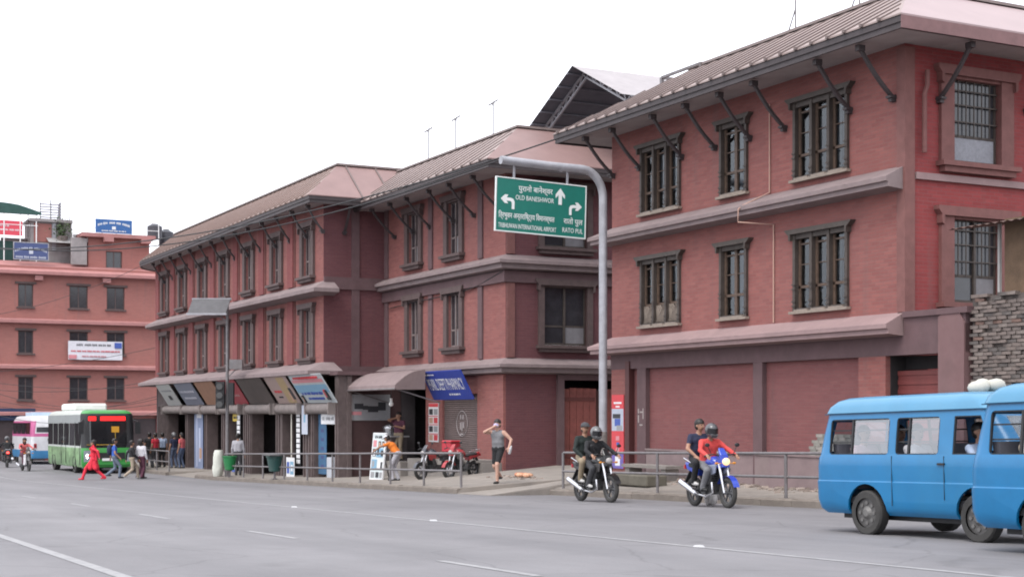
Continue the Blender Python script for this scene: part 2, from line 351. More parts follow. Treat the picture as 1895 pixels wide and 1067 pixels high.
# ---------------------------------------------------------------- ground, road, pavement, kerb
g = MB(); ys = [-300, -60, 0, 20, 40, 60, 80, 130, 400, 3000]
for a, b in zip(ys, ys[1:]):
    za, zb = [road_z(max(-20, y)) - .06 for y in (a, b)]
    g.quad((-1500, a, za), (1500, a, za), (1500, b, zb), (-1500, b, zb))
struct(g.build('ground', mat('dusty_ground', (.2, .17, .145), .95, .2, .6, .3, 8)))
def asphalt():
    m = bpy.data.materials.new('asphalt'); m.use_nodes = True; nt = m.node_tree; n = nt.nodes; l = nt.links; b = n['Principled BSDF']
    tc = n.new('ShaderNodeTexCoord')
    mp = n.new('ShaderNodeMapping'); mp.inputs['Rotation'].default_value = (0, 0, -RZ); l.new(tc.outputs['Object'], mp.inputs['Vector'])
    mp2 = n.new('ShaderNodeMapping'); mp2.inputs['Scale'].default_value = (.05, .55, 1); l.new(mp.outputs[0], mp2.inputs['Vector'])
    wn_ = n.new('ShaderNodeTexNoise'); wn_.inputs['Scale'].default_value = 1.0; wn_.inputs['Detail'].default_value = 5; wn_.inputs['Roughness'].default_value = .6; l.new(mp2.outputs[0], wn_.inputs['Vector'])
    n2 = n.new('ShaderNodeTexNoise'); n2.inputs['Scale'].default_value = .35; n2.inputs['Detail'].default_value = 8; n2.inputs['Roughness'].default_value = .7; l.new(mp.outputs[0], n2.inputs['Vector'])
    n3 = n.new('ShaderNodeTexNoise'); n3.inputs['Scale'].default_value = 45; n3.inputs['Detail'].default_value = 3; l.new(tc.outputs['Object'], n3.inputs['Vector'])
    cr = n.new('ShaderNodeMix'); cr.data_type = 'RGBA'; cr.inputs['A'].default_value = (.136, .132, .139, 1); cr.inputs['B'].default_value = (.175, .169, .176, 1)
    r1 = n.new('ShaderNodeMapRange'); r1.inputs['From Min'].default_value = .35; r1.inputs['From Max'].default_value = .65; l.new(wn_.outputs['Fac'], r1.inputs['Value']); l.new(r1.outputs[0], cr.inputs['Factor'])
    c2 = n.new('ShaderNodeMix'); c2.data_type = 'RGBA'; c2.blend_type = 'MULTIPLY'; c2.inputs['Factor'].default_value = 1; l.new(cr.outputs['Result'], c2.inputs['A'])
    r2 = n.new('ShaderNodeMapRange'); r2.inputs['From Min'].default_value = .3; r2.inputs['From Max'].default_value = .7; r2.inputs['To Min'].default_value = .86; r2.inputs['To Max'].default_value = 1.12; l.new(n2.outputs['Fac'], r2.inputs['Value'])
    l.new(r2.outputs[0], c2.inputs['B'])
    c3 = n.new('ShaderNodeMix'); c3.data_type = 'RGBA'; c3.blend_type = 'MULTIPLY'; c3.inputs['Factor'].default_value = 1; l.new(c2.outputs['Result'], c3.inputs['A'])
    r3 = n.new('ShaderNodeMapRange'); r3.inputs['To Min'].default_value = .85; r3.inputs['To Max'].default_value = 1.15; l.new(n3.outputs['Fac'], r3.inputs['Value']); l.new(r3.outputs[0], c3.inputs['B'])
    # old cracks and oily drips
    wv = n.new('ShaderNodeTexNoise'); wv.inputs['Scale'].default_value = .9; wv.inputs['Detail'].default_value = 4; l.new(mp.outputs[0], wv.inputs['Vector'])
    mxv = n.new('ShaderNodeMix'); mxv.data_type = 'RGBA'; mxv.inputs['Factor'].default_value = .35; l.new(mp.outputs[0], mxv.inputs['A']); l.new(wv.outputs['Color'], mxv.inputs['B'])
    vo = n.new('ShaderNodeTexVoronoi'); vo.feature = 'DISTANCE_TO_EDGE'; vo.inputs['Scale'].default_value = .55; l.new(mxv.outputs['Result'], vo.inputs['Vector'])
    rc_ = n.new('ShaderNodeMapRange'); rc_.inputs['From Min'].default_value = 0; rc_.inputs['From Max'].default_value = .012; rc_.inputs['To Min'].default_value = .82; rc_.inputs['To Max'].default_value = 1; l.new(vo.outputs['Distance'], rc_.inputs['Value'])
    oi = n.new('ShaderNodeTexNoise'); oi.inputs['Scale'].default_value = .8; oi.inputs['Detail'].default_value = 3; l.new(mp.outputs[0], oi.inputs['Vector'])
    ro_ = n.new('ShaderNodeMapRange'); ro_.inputs['From Min'].default_value = .64; ro_.inputs['From Max'].default_value = .74; ro_.inputs['To Min'].default_value = 1; ro_.inputs['To Max'].default_value = .87; l.new(oi.outputs['Fac'], ro_.inputs['Value'])
    mu = n.new('ShaderNodeMath'); mu.operation = 'MULTIPLY'; l.new(rc_.outputs[0], mu.inputs[0]); l.new(ro_.outputs[0], mu.inputs[1])
    c4 = n.new('ShaderNodeMix'); c4.data_type = 'RGBA'; c4.blend_type = 'MULTIPLY'; c4.inputs['Factor'].default_value = 1; l.new(c3.outputs['Result'], c4.inputs['A']); l.new(mu.outputs[0], c4.inputs['B']); c3 = c4
    l.new(c3.outputs['Result'], b.inputs['Base Color']); b.inputs['Roughness'].default_value = .8; b.inputs['Specular IOR Level'].default_value = .35
    bp = n.new('ShaderNodeBump'); bp.inputs['Strength'].default_value = .35; bp.inputs['Distance'].default_value = .008; l.new(n3.outputs['Fac'], bp.inputs['Height']); l.new(bp.outputs[0], b.inputs['Normal'])
    return m
g = MB(); ys = [-20, 0, 20, 40, 60, 80, 100, 130, 220]
for a, b in zip(ys, ys[1:]):
    g.quad((-220, a, road_z(a)), (70, a, road_z(a)), (70, b, road_z(b)), (-220, b, road_z(b)))
struct(g.build('road', asphalt()))
# painted lines, worn
def worn_paint():
    m = bpy.data.materials.new('worn_line_paint'); m.use_nodes = True; nt = m.node_tree; n = nt.nodes; l = nt.links; b = n['Principled BSDF']
    tc = n.new('ShaderNodeTexCoord'); nz = n.new('ShaderNodeTexNoise'); nz.inputs['Scale'].default_value = 7; nz.inputs['Detail'].default_value = 8; nz.inputs['Roughness'].default_value = .75; l.new(tc.outputs['Object'], nz.inputs['Vector'])
    r = n.new('ShaderNodeMapRange'); r.inputs['From Min'].default_value = .38; r.inputs['From Max'].default_value = .62; l.new(nz.outputs['Fac'], r.inputs['Value'])
    mx = n.new('ShaderNodeMix'); mx.data_type = 'RGBA'; mx.inputs['A'].default_value = (.2, .196, .202, 1); mx.inputs['B'].default_value = (.275, .272, .276, 1); l.new(r.outputs[0], mx.inputs['Factor'])
    l.new(mx.outputs['Result'], b.inputs['Base Color']); b.inputs['Roughness'].default_value = .75
    return m
PAINT = worn_paint()
def line(name, x0, x1, y, w):
    b = MB(); n = max(1, int(abs(x1 - x0) / 4))
    for k in range(n):
        a, c = lerp(x0, x1, k / n), lerp(x0, x1, (k + 1) / n)
        q = [S(a, y - w / 2), S(c, y - w / 2), S(c, y + w / 2), S(a, y + w / 2)]
        for p in q: p.z = road_z(p.y) + .004
        b.poly(q)
    return struct(b.build(name, PAINT))
line('edge_line', -60, 32, -11.4, .11)
line('median_line', -40, 40, -18.1, .13)
for k in range(-6, 5): line('lane_dash', 8.5 + 6.35 * k, 10.55 + 6.35 * k, -14.9, .1)
line('lane_dash_worn', 5.2, 7.6, -5.2, .1)
studm = mat('road_stud', (.42, .42, .43), .4, .05, 3)
for x in (6.6, 13.3, 20.6):
    p = S(x, -11.4); p.z = road_z(p.y) + .004
    b = MB(); b.hull8([(-.05, -.05, 0), (.05, -.05, 0), (.05, .05, 0), (-.05, .05, 0), (-.03, -.04, .02), (.03, -.04, .02), (.03, .04, .02), (-.03, .04, .02)])
    o = b.build('road_stud', studm, None, p, RZ); tag(o, 'small white reflective stud on the worn edge line', 'road stud', 'road studs')
# pavement: one sheet from kerb edge to behind the house fronts
st = []
for a in [-46, -42, -38, -34, -31.21, -31.19, -30, -27.21, -27.19, -24, -20, -16.81, -16.79, -14, -11, -8.5, -6.78, -6.76, -5, -3, -1.5, -.98, -.96, 0, .09, .11, 1.03, 1.05, 3, 5, 7, 9, 11.5, 14, 18, 26]: st.append(a)
b = MB(); rows = []
for x in st:
    yk, zk = pave_k(x); yw, zw = pave_w(x); r = []
    for y in [yk + .16 if zk - road_z(S(x, yk).y) > .1 else yk] + [lerp(yk, yw, t) for t in (.2, .4, .6, .8)] + [yw, 9]:
        p = S(x, y); r.append((p.x, p.y, pave_z(x, y)))
    r.insert(0, (r[0][0], r[0][1], r[0][2] - .35)); rows.append(r)
for i in range(len(rows) - 1):
    for j in range(len(rows[0]) - 1): b.quad(rows[i][j], rows[i + 1][j], rows[i + 1][j + 1], rows[i][j + 1])
struct(b.build('pavement', PAVE))
# kerb stones
base = MB()
for x0, x1 in ((1.04, 26), (-27.2, -.97), (-40, -31.2)):
    y = pave_k((x0 + x1) / 2)[0]
    for a, c in zip(np.linspace(x0, x1, 9)[:-1], np.linspace(x0, x1, 9)[1:]):
        q = [S(a, y + .02), S(c, y + .02), S(c, y + .15), S(a, y + .15)]
        base.hull8([(p.x, p.y, road_z(p.y) - .25) for p in q] + [(p.x, p.y, road_z(p.y) + .05) for p in q])
kerb = struct(base.build('kerb', KERB))
km = [MB().box(-.485, .485, 0, .17, -.25, .16), None, None]
kms = []
for v in range(3):
    kb = MB(); e = .004 + .006 * v
    kb.prism([(0.0, -.25), (.0, .12 + .01 * v), (.03, .155 - e), (.17, .158), (.17, -.25)], .974, 'yz', -.487)
    kms.append(kb.mesh('kerb_stone', KERB))
for x0, x1 in ((1.04, 26), (-27.2, -.97), (-40, -31.2)):
    y = pave_k((x0 + x1) / 2)[0]; n = int(round(x1 - x0)); L = (x1 - x0) / n
    for k in range(n):
        xc = x0 + L * (k + .5); p = S(xc, y); p.z = road_z(p.y) + rnd.uniform(-.012, .008)
        o = link('kerb_stone', kms[k % 3], kerb, p, RZ + rnd.uniform(-.006, .006)); o.scale = (L / .985, 1, 1)
        o.rotation_euler = (0, math.atan(-.0283 * .8876), RZ + rnd.uniform(-.006, .006)) if p.y < 60 else (0, 0, RZ)
# ---------------------------------------------------------------- building helpers
def panel(b, x0, x1, z0, z1, ops, T, dep=.24):
    xs = sorted({x0, x1, *[o[0] for o in ops], *[o[1] for o in ops]}); zs = sorted({z0, z1, *[o[2] for o in ops], *[o[3] for o in ops]})
    xs = [x for x in xs if x0 <= x <= x1]; zs = [z for z in zs if z0 <= z <= z1]
    for a, c in zip(xs, xs[1:]):
        for e, f in zip(zs, zs[1:]):
            mx, mz = (a + c) / 2, (e + f) / 2
            if any(o[0] < mx < o[1] and o[2] < mz < o[3] for o in ops): continue
            b.quad(T(a, 0, e), T(c, 0, e), T(c, 0, f), T(a, 0, f))
    for o in ops:
        a, c, e, f = o
        b.quad(T(a, 0, e), T(a, dep, e), T(a, dep, f), T(a, 0, f)); b.quad(T(c, 0, e), T(c, dep, e), T(c, dep, f), T(c, 0, f))
        b.quad(T(a, 0, e), T(c, 0, e), T(c, dep, e), T(a, dep, e)); b.quad(T(a, 0, f), T(c, 0, f), T(c, dep, f), T(a, dep, f))
PROTO = []
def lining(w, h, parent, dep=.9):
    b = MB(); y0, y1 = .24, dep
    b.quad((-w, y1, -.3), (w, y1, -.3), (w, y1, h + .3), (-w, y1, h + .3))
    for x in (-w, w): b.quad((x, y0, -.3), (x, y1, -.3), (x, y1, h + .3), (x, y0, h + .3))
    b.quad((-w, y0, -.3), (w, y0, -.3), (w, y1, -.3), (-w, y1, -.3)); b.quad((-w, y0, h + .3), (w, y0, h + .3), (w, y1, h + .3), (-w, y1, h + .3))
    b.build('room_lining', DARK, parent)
def curtain(x0, x1, z0, z1, parent, m=CURT, y=.33):
    b = MB(); n = 22; pts = [(lerp(x0, x1, k / n), y + .03 * math.sin(k * 2.1) + .012 * math.sin(k * 5.3)) for k in range(n + 1)]
    for p, q in zip(pts, pts[1:]): b.quad((p[0], p[1], z0), (q[0], q[1], z0), (q[0], q[1], z1), (p[0], p[1], z1))
    b.build('curtain', m, parent, smooth=60)
def newari_window(w, h, bays, curt, lattice=False):
    f = MB(); t = .085
    xs = np.linspace(-w / 2, w / 2 - t, bays + 1)
    for x in xs: f.box(x, x + t, -.07, .16, 0, h)
    f.box(-w / 2, w / 2, -.05, .15, h - .11, h); f.box(-w / 2, w / 2, -.05, .15, 0, .07)
    for x in xs:                                                    # turned knobs on the posts
        for z in (h * .28, h * .34, h * .06, h * .12): f.box(x - .015, x + t + .015, -.09, -.05, z, z + .035)
    o = f.build('window', WOOD_D)
    l = MB(); e = .2
    l.prism([(-w / 2 - e, h + .11), (w / 2 + e, h + .11), (w / 2 + e - .02, h + .07), (w / 2 + .06, h - .02), (w / 2 + .05, h - .14), (w / 2, h - .14), (w / 2, h), (-w / 2, h), (-w / 2, h - .14), (-w / 2 - .05, h - .14), (-w / 2 - .06, h - .02), (-w / 2 - e + .02, h + .07)], .16, 'xz', -.15)
    l.build('lintel', WOOD_D, o)
    s = MB(); s.box(-w / 2 - .06, w / 2 + .06, -.14, -.02, -.06, .0)
    for a, c in zip(xs, xs[1:]): s.box(a + t + .02, c - .02, -.12, -.05, .002, .035)
    s.build('sill', [SILL], o)
    c = MB(); p = MB()
    for a, d in zip(xs, xs[1:]):
        x0, x1 = a + t, d
        c.box(x0, x0 + .07, .04, .12, .07, h - .11); c.box(x1 - .04, x1, .04, .12, .07, h - .11)
        c.box(x0, x1, .04, .12, h * .3, h * .3 + .06); c.box(x0, x1, .045, .115, h * .86, h * .86 + .04); c.box(x0, x1, .05, .1, h * .6, h * .6 + .02)
        if bays == 1: c.box((x0 + x1) / 2 - .05, (x0 + x1) / 2 + .05, .035, .125, .07, h - .11)
    c.build('casement', WOOD_M, o)
    p.box(-w / 2 + t, w / 2 - t, .075, .083, .07, h - .11); p.build('pane', GLASS, o)
    if lattice:
        g_ = MB()
        for a, d in zip(xs, xs[1:]):
            x0, x1 = a + t, d; z0, z1 = .09, h * .3; n = 7
            for k in range(n):
                xx = lerp(x0, x1, k / n); g_.bar((xx, .02, z0), (min(x1, xx + (z1 - z0) * .8), .02, z1), .02, .03, (0, 1, 0)); g_.bar((min(x1, xx + .04), .03, z0), (max(x0, xx - (z1 - z0) * .6), .03, z1), .02, .03, (0, 1, 0))
        g_.build('lattice', SILL, o)
    for (a, c_, z0, z1) in curt: curtain(lerp(-w / 2, w / 2, a), lerp(-w / 2, w / 2, c_), z0 * h, z1 * h, o)
    lining(w / 2, h, o); PROTO.append(o); return o
def tall_window(w, h, surround, jamb=.26, leaf=SURR_L, glass=GLASS_D, leafx=.42):
    f = MB()
    for s in (-1, 1):
        x0, x1 = sorted((s * w / 2, s * (w / 2 + jamb))); f.box(x0, x1, -.09, .2, -.02, h)
    f.box(-w / 2 + .001, w / 2 - .001, -.06, .2, h - .05, h - .002)
    o = f.build('window', surround)
    l = MB(); W = w / 2 + jamb
    l.prism([(-W - .14, h + .2), (W + .14, h + .2), (W + .14, h + .12), (W + .05, h + .02), (W + .05, h - .16), (W - .02, h - .2), (W - .02, h), (-W + .02, h), (-W + .02, h - .2), (-W - .05, h - .16), (-W - .05, h + .02), (-W - .14, h + .12)], .17, 'xz', -.17)
    l.build('lintel', surround, o)
    s_ = MB(); s_.box(-W - .08, W + .08, -.24, .0, -.12, -.021); s_.box(-W + .02, W - .02, -.17, .0, -.24, -.122); s_.build('sill', surround, o)
    c = MB(); y0, y1 = .08, .14
    c.box(-w / 2, w / 2, y0, y1, h - .07, h); c.box(-w / 2, w / 2, y0, y1, 0, .06)
    for x in (-w / 2, w / 2 - .06): c.box(x, x + .06, y0, y1, .06, h - .07)
    xm = lerp(-w / 2, w / 2, leafx); c.box(xm, xm + .07, y0 - .03, y1, .06, h - .07); c.box(-w / 2 + .06, w / 2 - .06, y0 + .005, y1 - .005, h * .3, h * .3 + .06)
    c.build('casement', leaf, o)
    k = MB(); k.box(xm + .07, w / 2 - .06, y0 + .012, y1 - .01, .06, h * .3); k.build('lower_panel', mat('grey_panel', (.17, .165, .175), .6, .15, 4), o)
    p = MB(); p.box(-w / 2 + .06, w / 2 - .06, y0 + .02, y0 + .03, .06, h - .07); p.build('pane', glass, o)
    PROTO.append(o); return o
def place(proto, parent, x, y, z, rz=0, label=None):
    o = dup(proto, parent, (x, y, z), rz)
    if label: o['label'] = label
    return o
def strut_mesh(o, drop):
    b = MB(); pts = []
    for k in range(7):
        t = k / 6; pts.append((0, -o * (1 - t) - .06 * t, -drop * t - .075 * math.sin(t * math.pi)))
    for p, q in zip(pts, pts[1:]): b.bar(p, q, .062, .08, (1, 0, 0))
    e = pts[-1]; b.box(-.05, .05, -.13, 0, -drop - .1, -drop + .04); b.box(-.07, .07, -.18, 0, -drop - .03, -drop + .02)
    b.box(-.06, .06, -o - .05, -o + .12, -.1, .02)
    return b.mesh('strut', FASC)
def roof(parent, path, o, zs, k, zr, mats, segm, fas=FASC, hip_l=True):
    rb = MB(); n = len(path)
    prof = [(o + .1, zs + .215), (o + .1, zs + .25), (-(k - o), zr), (-(k - o) - .02, zr - .02), (-(2 * k - o), zs + .55)]
    rows = [offset_path(path, q[0]) for q in prof]; i = 0
    for a in range(len(prof) - 1):
        for s in range(n - 1):
            rb.cm = segm[s]
            A, B = rows[a], rows[a + 1]; za, zb = prof[a][1], prof[a + 1][1]
            rb.quad((*A[s], za), (*A[s + 1], za), (*B[s + 1], zb), (*B[s], zb))
    ro = rb.build('roof', mats, parent)
    f = MB(); f.sweep(path, [(o, zs - .03), (o + .05, zs - .03), (o + .05, zs + .08), (o + .08, zs + .09), (o + .08, zs + .21), (o, zs + .21)], True); f.build('fascia', fas, parent)
    s = MB(); s.sweep(path, [(.0, zs + .06), (o - .003, zs + .02), (o - .003, zs + .1), (0, zs + .14)], True); s.build('soffit', SOFF, parent)
    c = MB(); c.sweep(path, [(-(k - o) + .13, zr - .03), (-(k - o) + .1, zr + .05), (-(k - o) - .1, zr + .05), (-(k - o) - .13, zr - .05)], False); c.build('ridge_cap', SEAM, ro)
    return ro
def seams(ro, xs, o, zs, k, zr, xl, xr, y0=0.0, m=SEAM):
    ye, ze, yr = -o - .1, zs + .25, k - o; cache = {}
    for x in xs:
        run = min(k + .1, (xr - x) if xr is not None else 99, (x - xl) if xl is not None else 99)
        if run < .25: continue
        key = round(run, 2)
        if key not in cache:
            t = run / (k + .1); b = MB(); p0 = Vector((0, ye - .02, ze + .01)); p1 = Vector((0, lerp(ye, yr, t), lerp(ze, zr, t) + .01))
            b.bar(p0, p1, .035, .022, (1, 0, 0)); b.box(-.035, .035, ye - .05, ye + .02, ze - .03, ze + .03); cache[key] = b.mesh('seam', m)
        link('seam', cache[key], ro, (x, y0, 0))
def front(x, w, z): return (x, w, z)
def bld(name, label, loc, rz=RZ): return thing(name, label, 'building', loc, rz)

# ================================================================ building A: rose brick house on the right
A = bld('brick_house', 'rose brick house with dark carved windows and a big hipped metal roof, behind the motorcycles', S(0, 0, 0))
wins = [(1.51, 3.37), (5.1, 6.2), (7.92, 9.82)]
ops = [(a + .03, c - .03, z, z + 1.74) for a, c in wins for z in (3.84, 6.8)]
b = MB(); panel(b, 0, 11.5, 3.0, 9.2, ops, front); b.build('front_wall', BR_A, A)
side = lambda u, w, z: (11.5 - w, u, z)
ops = [(1.28, 2.62, 3.85, 5.72), (1.28, 2.62, 6.78, 8.55)] + [(4.6 + 0, 5.94, z, z + 1.8) for z in (3.85, 6.78)] 
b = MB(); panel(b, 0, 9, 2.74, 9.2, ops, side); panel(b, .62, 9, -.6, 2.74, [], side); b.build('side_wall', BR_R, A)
b = MB(); b.quad((0, 0, -.6), (0, 9, -.6), (0, 9, 9.2), (0, 0, 9.2)); b.quad((0, 9, -.6), (11.5, 9, -.6), (11.5, 9, 9.2), (0, 9, 9.2)); b.build('rear_wall', BR_SHADE, A)
pa = [(0, 9), (0, 0), (11.5, 0), (11.5, 9)]
fr = [(0, 2.5), (0, 0), (11.5, 0)]
for z in (3.62, 6.62):
    b = MB(); b.sweep(fr, [(-.05, z), (.0, z), (.5, z - .25), (.5, z - .34), (.44, z - .36), (.44, z - .45), (.0, z - .49), (-.05, z - .49)], True); b.build('cornice', CEM_P if z < 5 else CEM, A)
b = MB(); b.box(11.32, 11.56, -.05, .22, 3.62, 9.05); b.build('corner_pilaster', SURR_R, A)
for z in (6.36,):
    b = MB(); b.box(11.5, 11.58, .25, 9, z, z + .14); b.build('string_course', CEM_P, A)
b = MB(); b.box(12.69, 12.71, -1.19, 9, 9.02, 9.27); b.build('side_fascia', FASC_R, A)
W3a = newari_window(1.86, 1.74, 3, [(.04, .3, .33, .96), (.36, .64, .3, .96), (.7, .98, .12, .98)])
W3b = newari_window(1.86, 1.74, 3, [(.2, .33, .45, .97), (.55, .66, .5, .95), (.82, .98, .35, .97)], True)
W1 = newari_window(1.1, 1.74, 1, [(.15, .48, .1, .97), (.6, .97, .35, .97)])
W3c = newari_window(1.86, 1.74, 3, [(.1, .3, .25, .8), (.4, .64, .1, .85), (.72, .98, .05, .97)])
for pr, x, z, lb in ((W3a, 2.44, 6.8, None), (W1, 5.65, 6.8, None), (W3c, 8.87, 6.8, None), (W3b, 2.44, 3.84, 'triple window with lattice panels along its bottom'), (W1, 5.65, 3.84, None), (W3c, 8.87, 3.84, None)):
    place(pr, A, x, 0, z, 0, lb)
WS = tall_window(1.34, 1.78, SURR_R, .36, WOOD_D, GLASS_D, .5); WSU = tall_window(1.34, 1.78, SURR_R, .36, WOOD_D, GLASS_D, .0)
for w_ in (WS, WSU):
    b = MB()
    for k in range(1, 6): b.box(-.67 + k * .223 - .01, -.67 + k * .223 + .01, .03, .05, .55, 1.75)
    for z in (.85, 1.2, 1.5): b.box(-.66, .66, .028, .052, z, z + .025)
    b.build('grille', WOOD_D, w_)
for c in WSU.children:
    if c.name.startswith('lower_panel'): c.data = c.data.copy(); c.data.materials[0] = mat('pale_blind', (.24, .245, .27), .8, .15, 14)
for y in (1.95, 5.27): place(WS, A, 11.5, y, 3.87, math.pi / 2); place(WSU, A, 11.5, y, 6.8, math.pi / 2)
# ground storey
b = MB(); panel(b, 0, 10.96, -.6, 3.0, [], lambda x, w, z: (x, .1 + w, z)); b.build('ground_wall', brickmat('brick_dusky', (.19, .072, .07), (.165, .06, .06), (.17, .08, .078), .4, .2), A)
for x0, x1, m in ((.02, .78, BR_A), (1.32, 1.75, CEM_D), (6.42, 6.77, CEM_D), (10.12, 10.96, BR_A)):
    b = MB(); b.box(x0, x1, -.03, .097, -.5, 2.94); b.build('pilaster', m, A)
b = MB(); b.box(.8, 1.0, -.08, .095, -.4, 2.94); b.build('downpipe_box', mat('maroon_paint', (.07, .022, .022), .6), A)
b = MB(); b.box(0, 11.54, -.04, .22, 2.74, 3.128); b.build('ground_beam', CEM_D, A)
b = MB(); b.box(1.752, 6.418, -.02, .096, -.5, .58); b.box(6.772, 10.118, -.25, .096, -.5, .58); b.box(1.752, 6.418, -.06, .094, .58, .62); b.box(6.772, 10.118, -.28, .094, .58, .62); b.build('plinth', mat('mauve_plinth', (.19, .138, .14), .85, .15, 2, .2, 40, dirt=.4, dirtcol=(.23, .2, .18)), A)
b = MB(); b.box(11.542, 13.25, -.06, .3, 2.74, 3.5); b.box(11.56, 13.35, -.12, .35, 3.5, 3.62); b.build('portal_beam', CEM_D, A)
b = MB(); b.prism([(12.55, -.5), (13.25, -.5), (13.25, 3.3), (13.1, 3.55), (12.75, 3.6), (12.55, 3.45)], .3, 'xz', -.1); b.build('portal_pillar', mat('mauve_red_plaster', (.15, .085, .086), .85, .15, 2, dirt=.4, dirtcol=(.16, .11, .11)), A)
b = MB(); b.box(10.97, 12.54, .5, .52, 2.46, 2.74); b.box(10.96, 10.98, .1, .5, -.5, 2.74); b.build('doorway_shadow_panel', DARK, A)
b = MB()
for k in range(30): z = -.45 + k * .096; b.box(10.985, 12.54, .3 - (.02 if k % 2 else 0), .34, z, z + .094)
b.build('roller_shutter', mat('red_shutter', (.15, .035, .032), .6, .15, 2), A)
ra = roof(A, pa, 1.1, 9.06, 2.7, 10.85, [ROOFM, ROOFW], [1, 0, 1])
seams(ra, [-.9 + .52 * k for k in range(27)], 1.1, 9.06, 2.7, 10.85, -1.2, 12.6)
sm = strut_mesh(.95, .95)
for x in (.12, 1.5, 3.45, 4.9, 6.3, 7.62, 9.85, 11.2): link('strut', sm, A, (x, 0, 9.02))
for y in (.9, 3.4): link('strut', sm, A, (11.5, y, 9.02), math.pi / 2)
b = MB(); b.tube([(7.05, -.03, 8.7), (7.05, -.03, 6.66), (6.55, -.42, 6.4), (6.55, -.55, 6.3), (6.55, -.56, 6.0), (7.2, -.03, 5.9), (7.2, -.03, 3.64)], .018, 6); b.build('conduit', mat('pale_conduit', (.4, .25, .2), .6), A)
b = MB(); b.tube([(11.62, .5, 8.6), (11.62, .5, 8.3), (11.62, .42, 8.1), (11.62, .42, 6.9)], .05, 8); b.build('downpipe', SURR_R, A)

# ================================================================ building B: middle house with the gateway
B = bld('brick_house', 'red brick house set back in the middle, over the pharmacy and the gateway', S(-6.77, .19, 0))
Bx = [(-7.2), (-3.8)]
WB = tall_window(.95, 1.82, SURR, .28)
ops = [(x - .47, x + .47, z, z + 1.82) for x in Bx for z in (3.8, 6.95)]
b = MB(); panel(b, -10.05, 0, 2.9, 9.3, ops, front); b.build('front_wall', BR_A, B)
b = MB(); panel(b, -10.05, 0, -1.2, 2.9, [(-9.6, -6.2, -.15, 2.55), (-4.8, -2.05, .1, 2.2)], front, .3); b.build('ground_wall', BR_A, B)
sideB = lambda u, w, z: (-w, u, z)
b = MB(); panel(b, 0, 9, -1.2, 9.3, [(1.36, 2.96, 3.72, 5.7), (1.36, 2.96, 6.9, 8.6), (2.1, 5.2, -1.2, 2.62)], sideB, .3); b.build('side_wall', BR_SHADE, B)
pb = [(-10.05, 0), (0, 0), (0, 9)]
for z in (3.3, 6.58):
    b = MB(); b.sweep(pb, [(-.05, z), (0, z), (.42, z - .2), (.42, z - .3), (.3, z - .32), (.3, z - .46), (0, z - .5), (-.05, z - .5)], True); b.build('cornice', CEM, B)
b = MB(); b.sweep(pb, [(-.05, 6.078), (.1, 6.06), (.1, 5.7), (-.05, 5.7)], True); b.build('band', CEM_D, B)
for x in (-9.75, -5.72, -1.75):
    for z0, z1 in ((3.32, 5.69), (6.6, 9.2)):
        b = MB(); b.box(x - .16, x + .16, -.06, .04, z0, z1); b.build('pilaster', CEM_D, B)
for z0, z1 in ((3.32, 5.69), (6.6, 9.2)):
    b = MB(); b.box(-.05, .06, .02, .3, z0, z1); b.build('corner_pilaster', SURR_R, B)
for x in Bx:
    for z in (3.8, 6.95): place(WB, B, x, 0, z, 0)
WBS = tall_window(1.6, 1.9, SURR, .2, WOOD_D, GLASS_D, .48)
for z in (3.75, 6.9): place(WBS, B, 0, 2.16, z, math.pi / 2)
b = MB(); b.box(-1.85, -.02, -.08, .02, -1.2, 2.78); b.build('corner_pier', BR_A, B)
b = MB(); b.box(-.04, .12, 1.83, 2.07, -1, 2.78); b.box(-.04, .12, 5.2, 5.5, -1, 2.78); b.box(-.04, .1, 1.83, 5.5, 2.62, 2.8); b.build('gate_surround', CEM_D, B)
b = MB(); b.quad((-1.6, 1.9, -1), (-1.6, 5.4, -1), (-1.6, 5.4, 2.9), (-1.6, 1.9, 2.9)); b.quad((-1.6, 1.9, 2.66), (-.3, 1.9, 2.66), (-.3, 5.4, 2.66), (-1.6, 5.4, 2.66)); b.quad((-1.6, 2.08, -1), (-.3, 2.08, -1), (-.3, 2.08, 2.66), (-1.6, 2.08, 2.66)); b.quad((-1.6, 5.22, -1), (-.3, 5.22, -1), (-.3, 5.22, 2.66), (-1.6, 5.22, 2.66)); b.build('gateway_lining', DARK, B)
gate = MB(); gate.box(-.16, -.12, 2.1, 5.2, -.4, 2.3); go = gate.build('gate_leaf', mat('gate_backing', (.05, .02, .018), .8), B)
pm = MB().box(-.03, .03, -.118, .118, -.35, 2.35).mesh('plank', mat('gate_red_plank', (.19, .055, .045), .6, .3, 3, .15, 30, dirt=.4, dirtcol=(.09, .03, .026)))
for k in range(12):
    y = 2.24 + k * .25
    if k == 5: continue
    link('plank', pm, go, (-.09 + rnd.uniform(-.008, .008), y, rnd.uniform(-.02, .02)))
b = MB(); b.box(-.07, -.04, 2.11, 3.3, 1.95, 2.07); b.box(-.07, -.04, 2.11, 3.3, .1, .22); b.box(-.07, -.03, 3.25, 3.34, .85, 1.1); b.build('gate_ledger', mat('gate_ledger', (.1, .026, .022), .6), go)
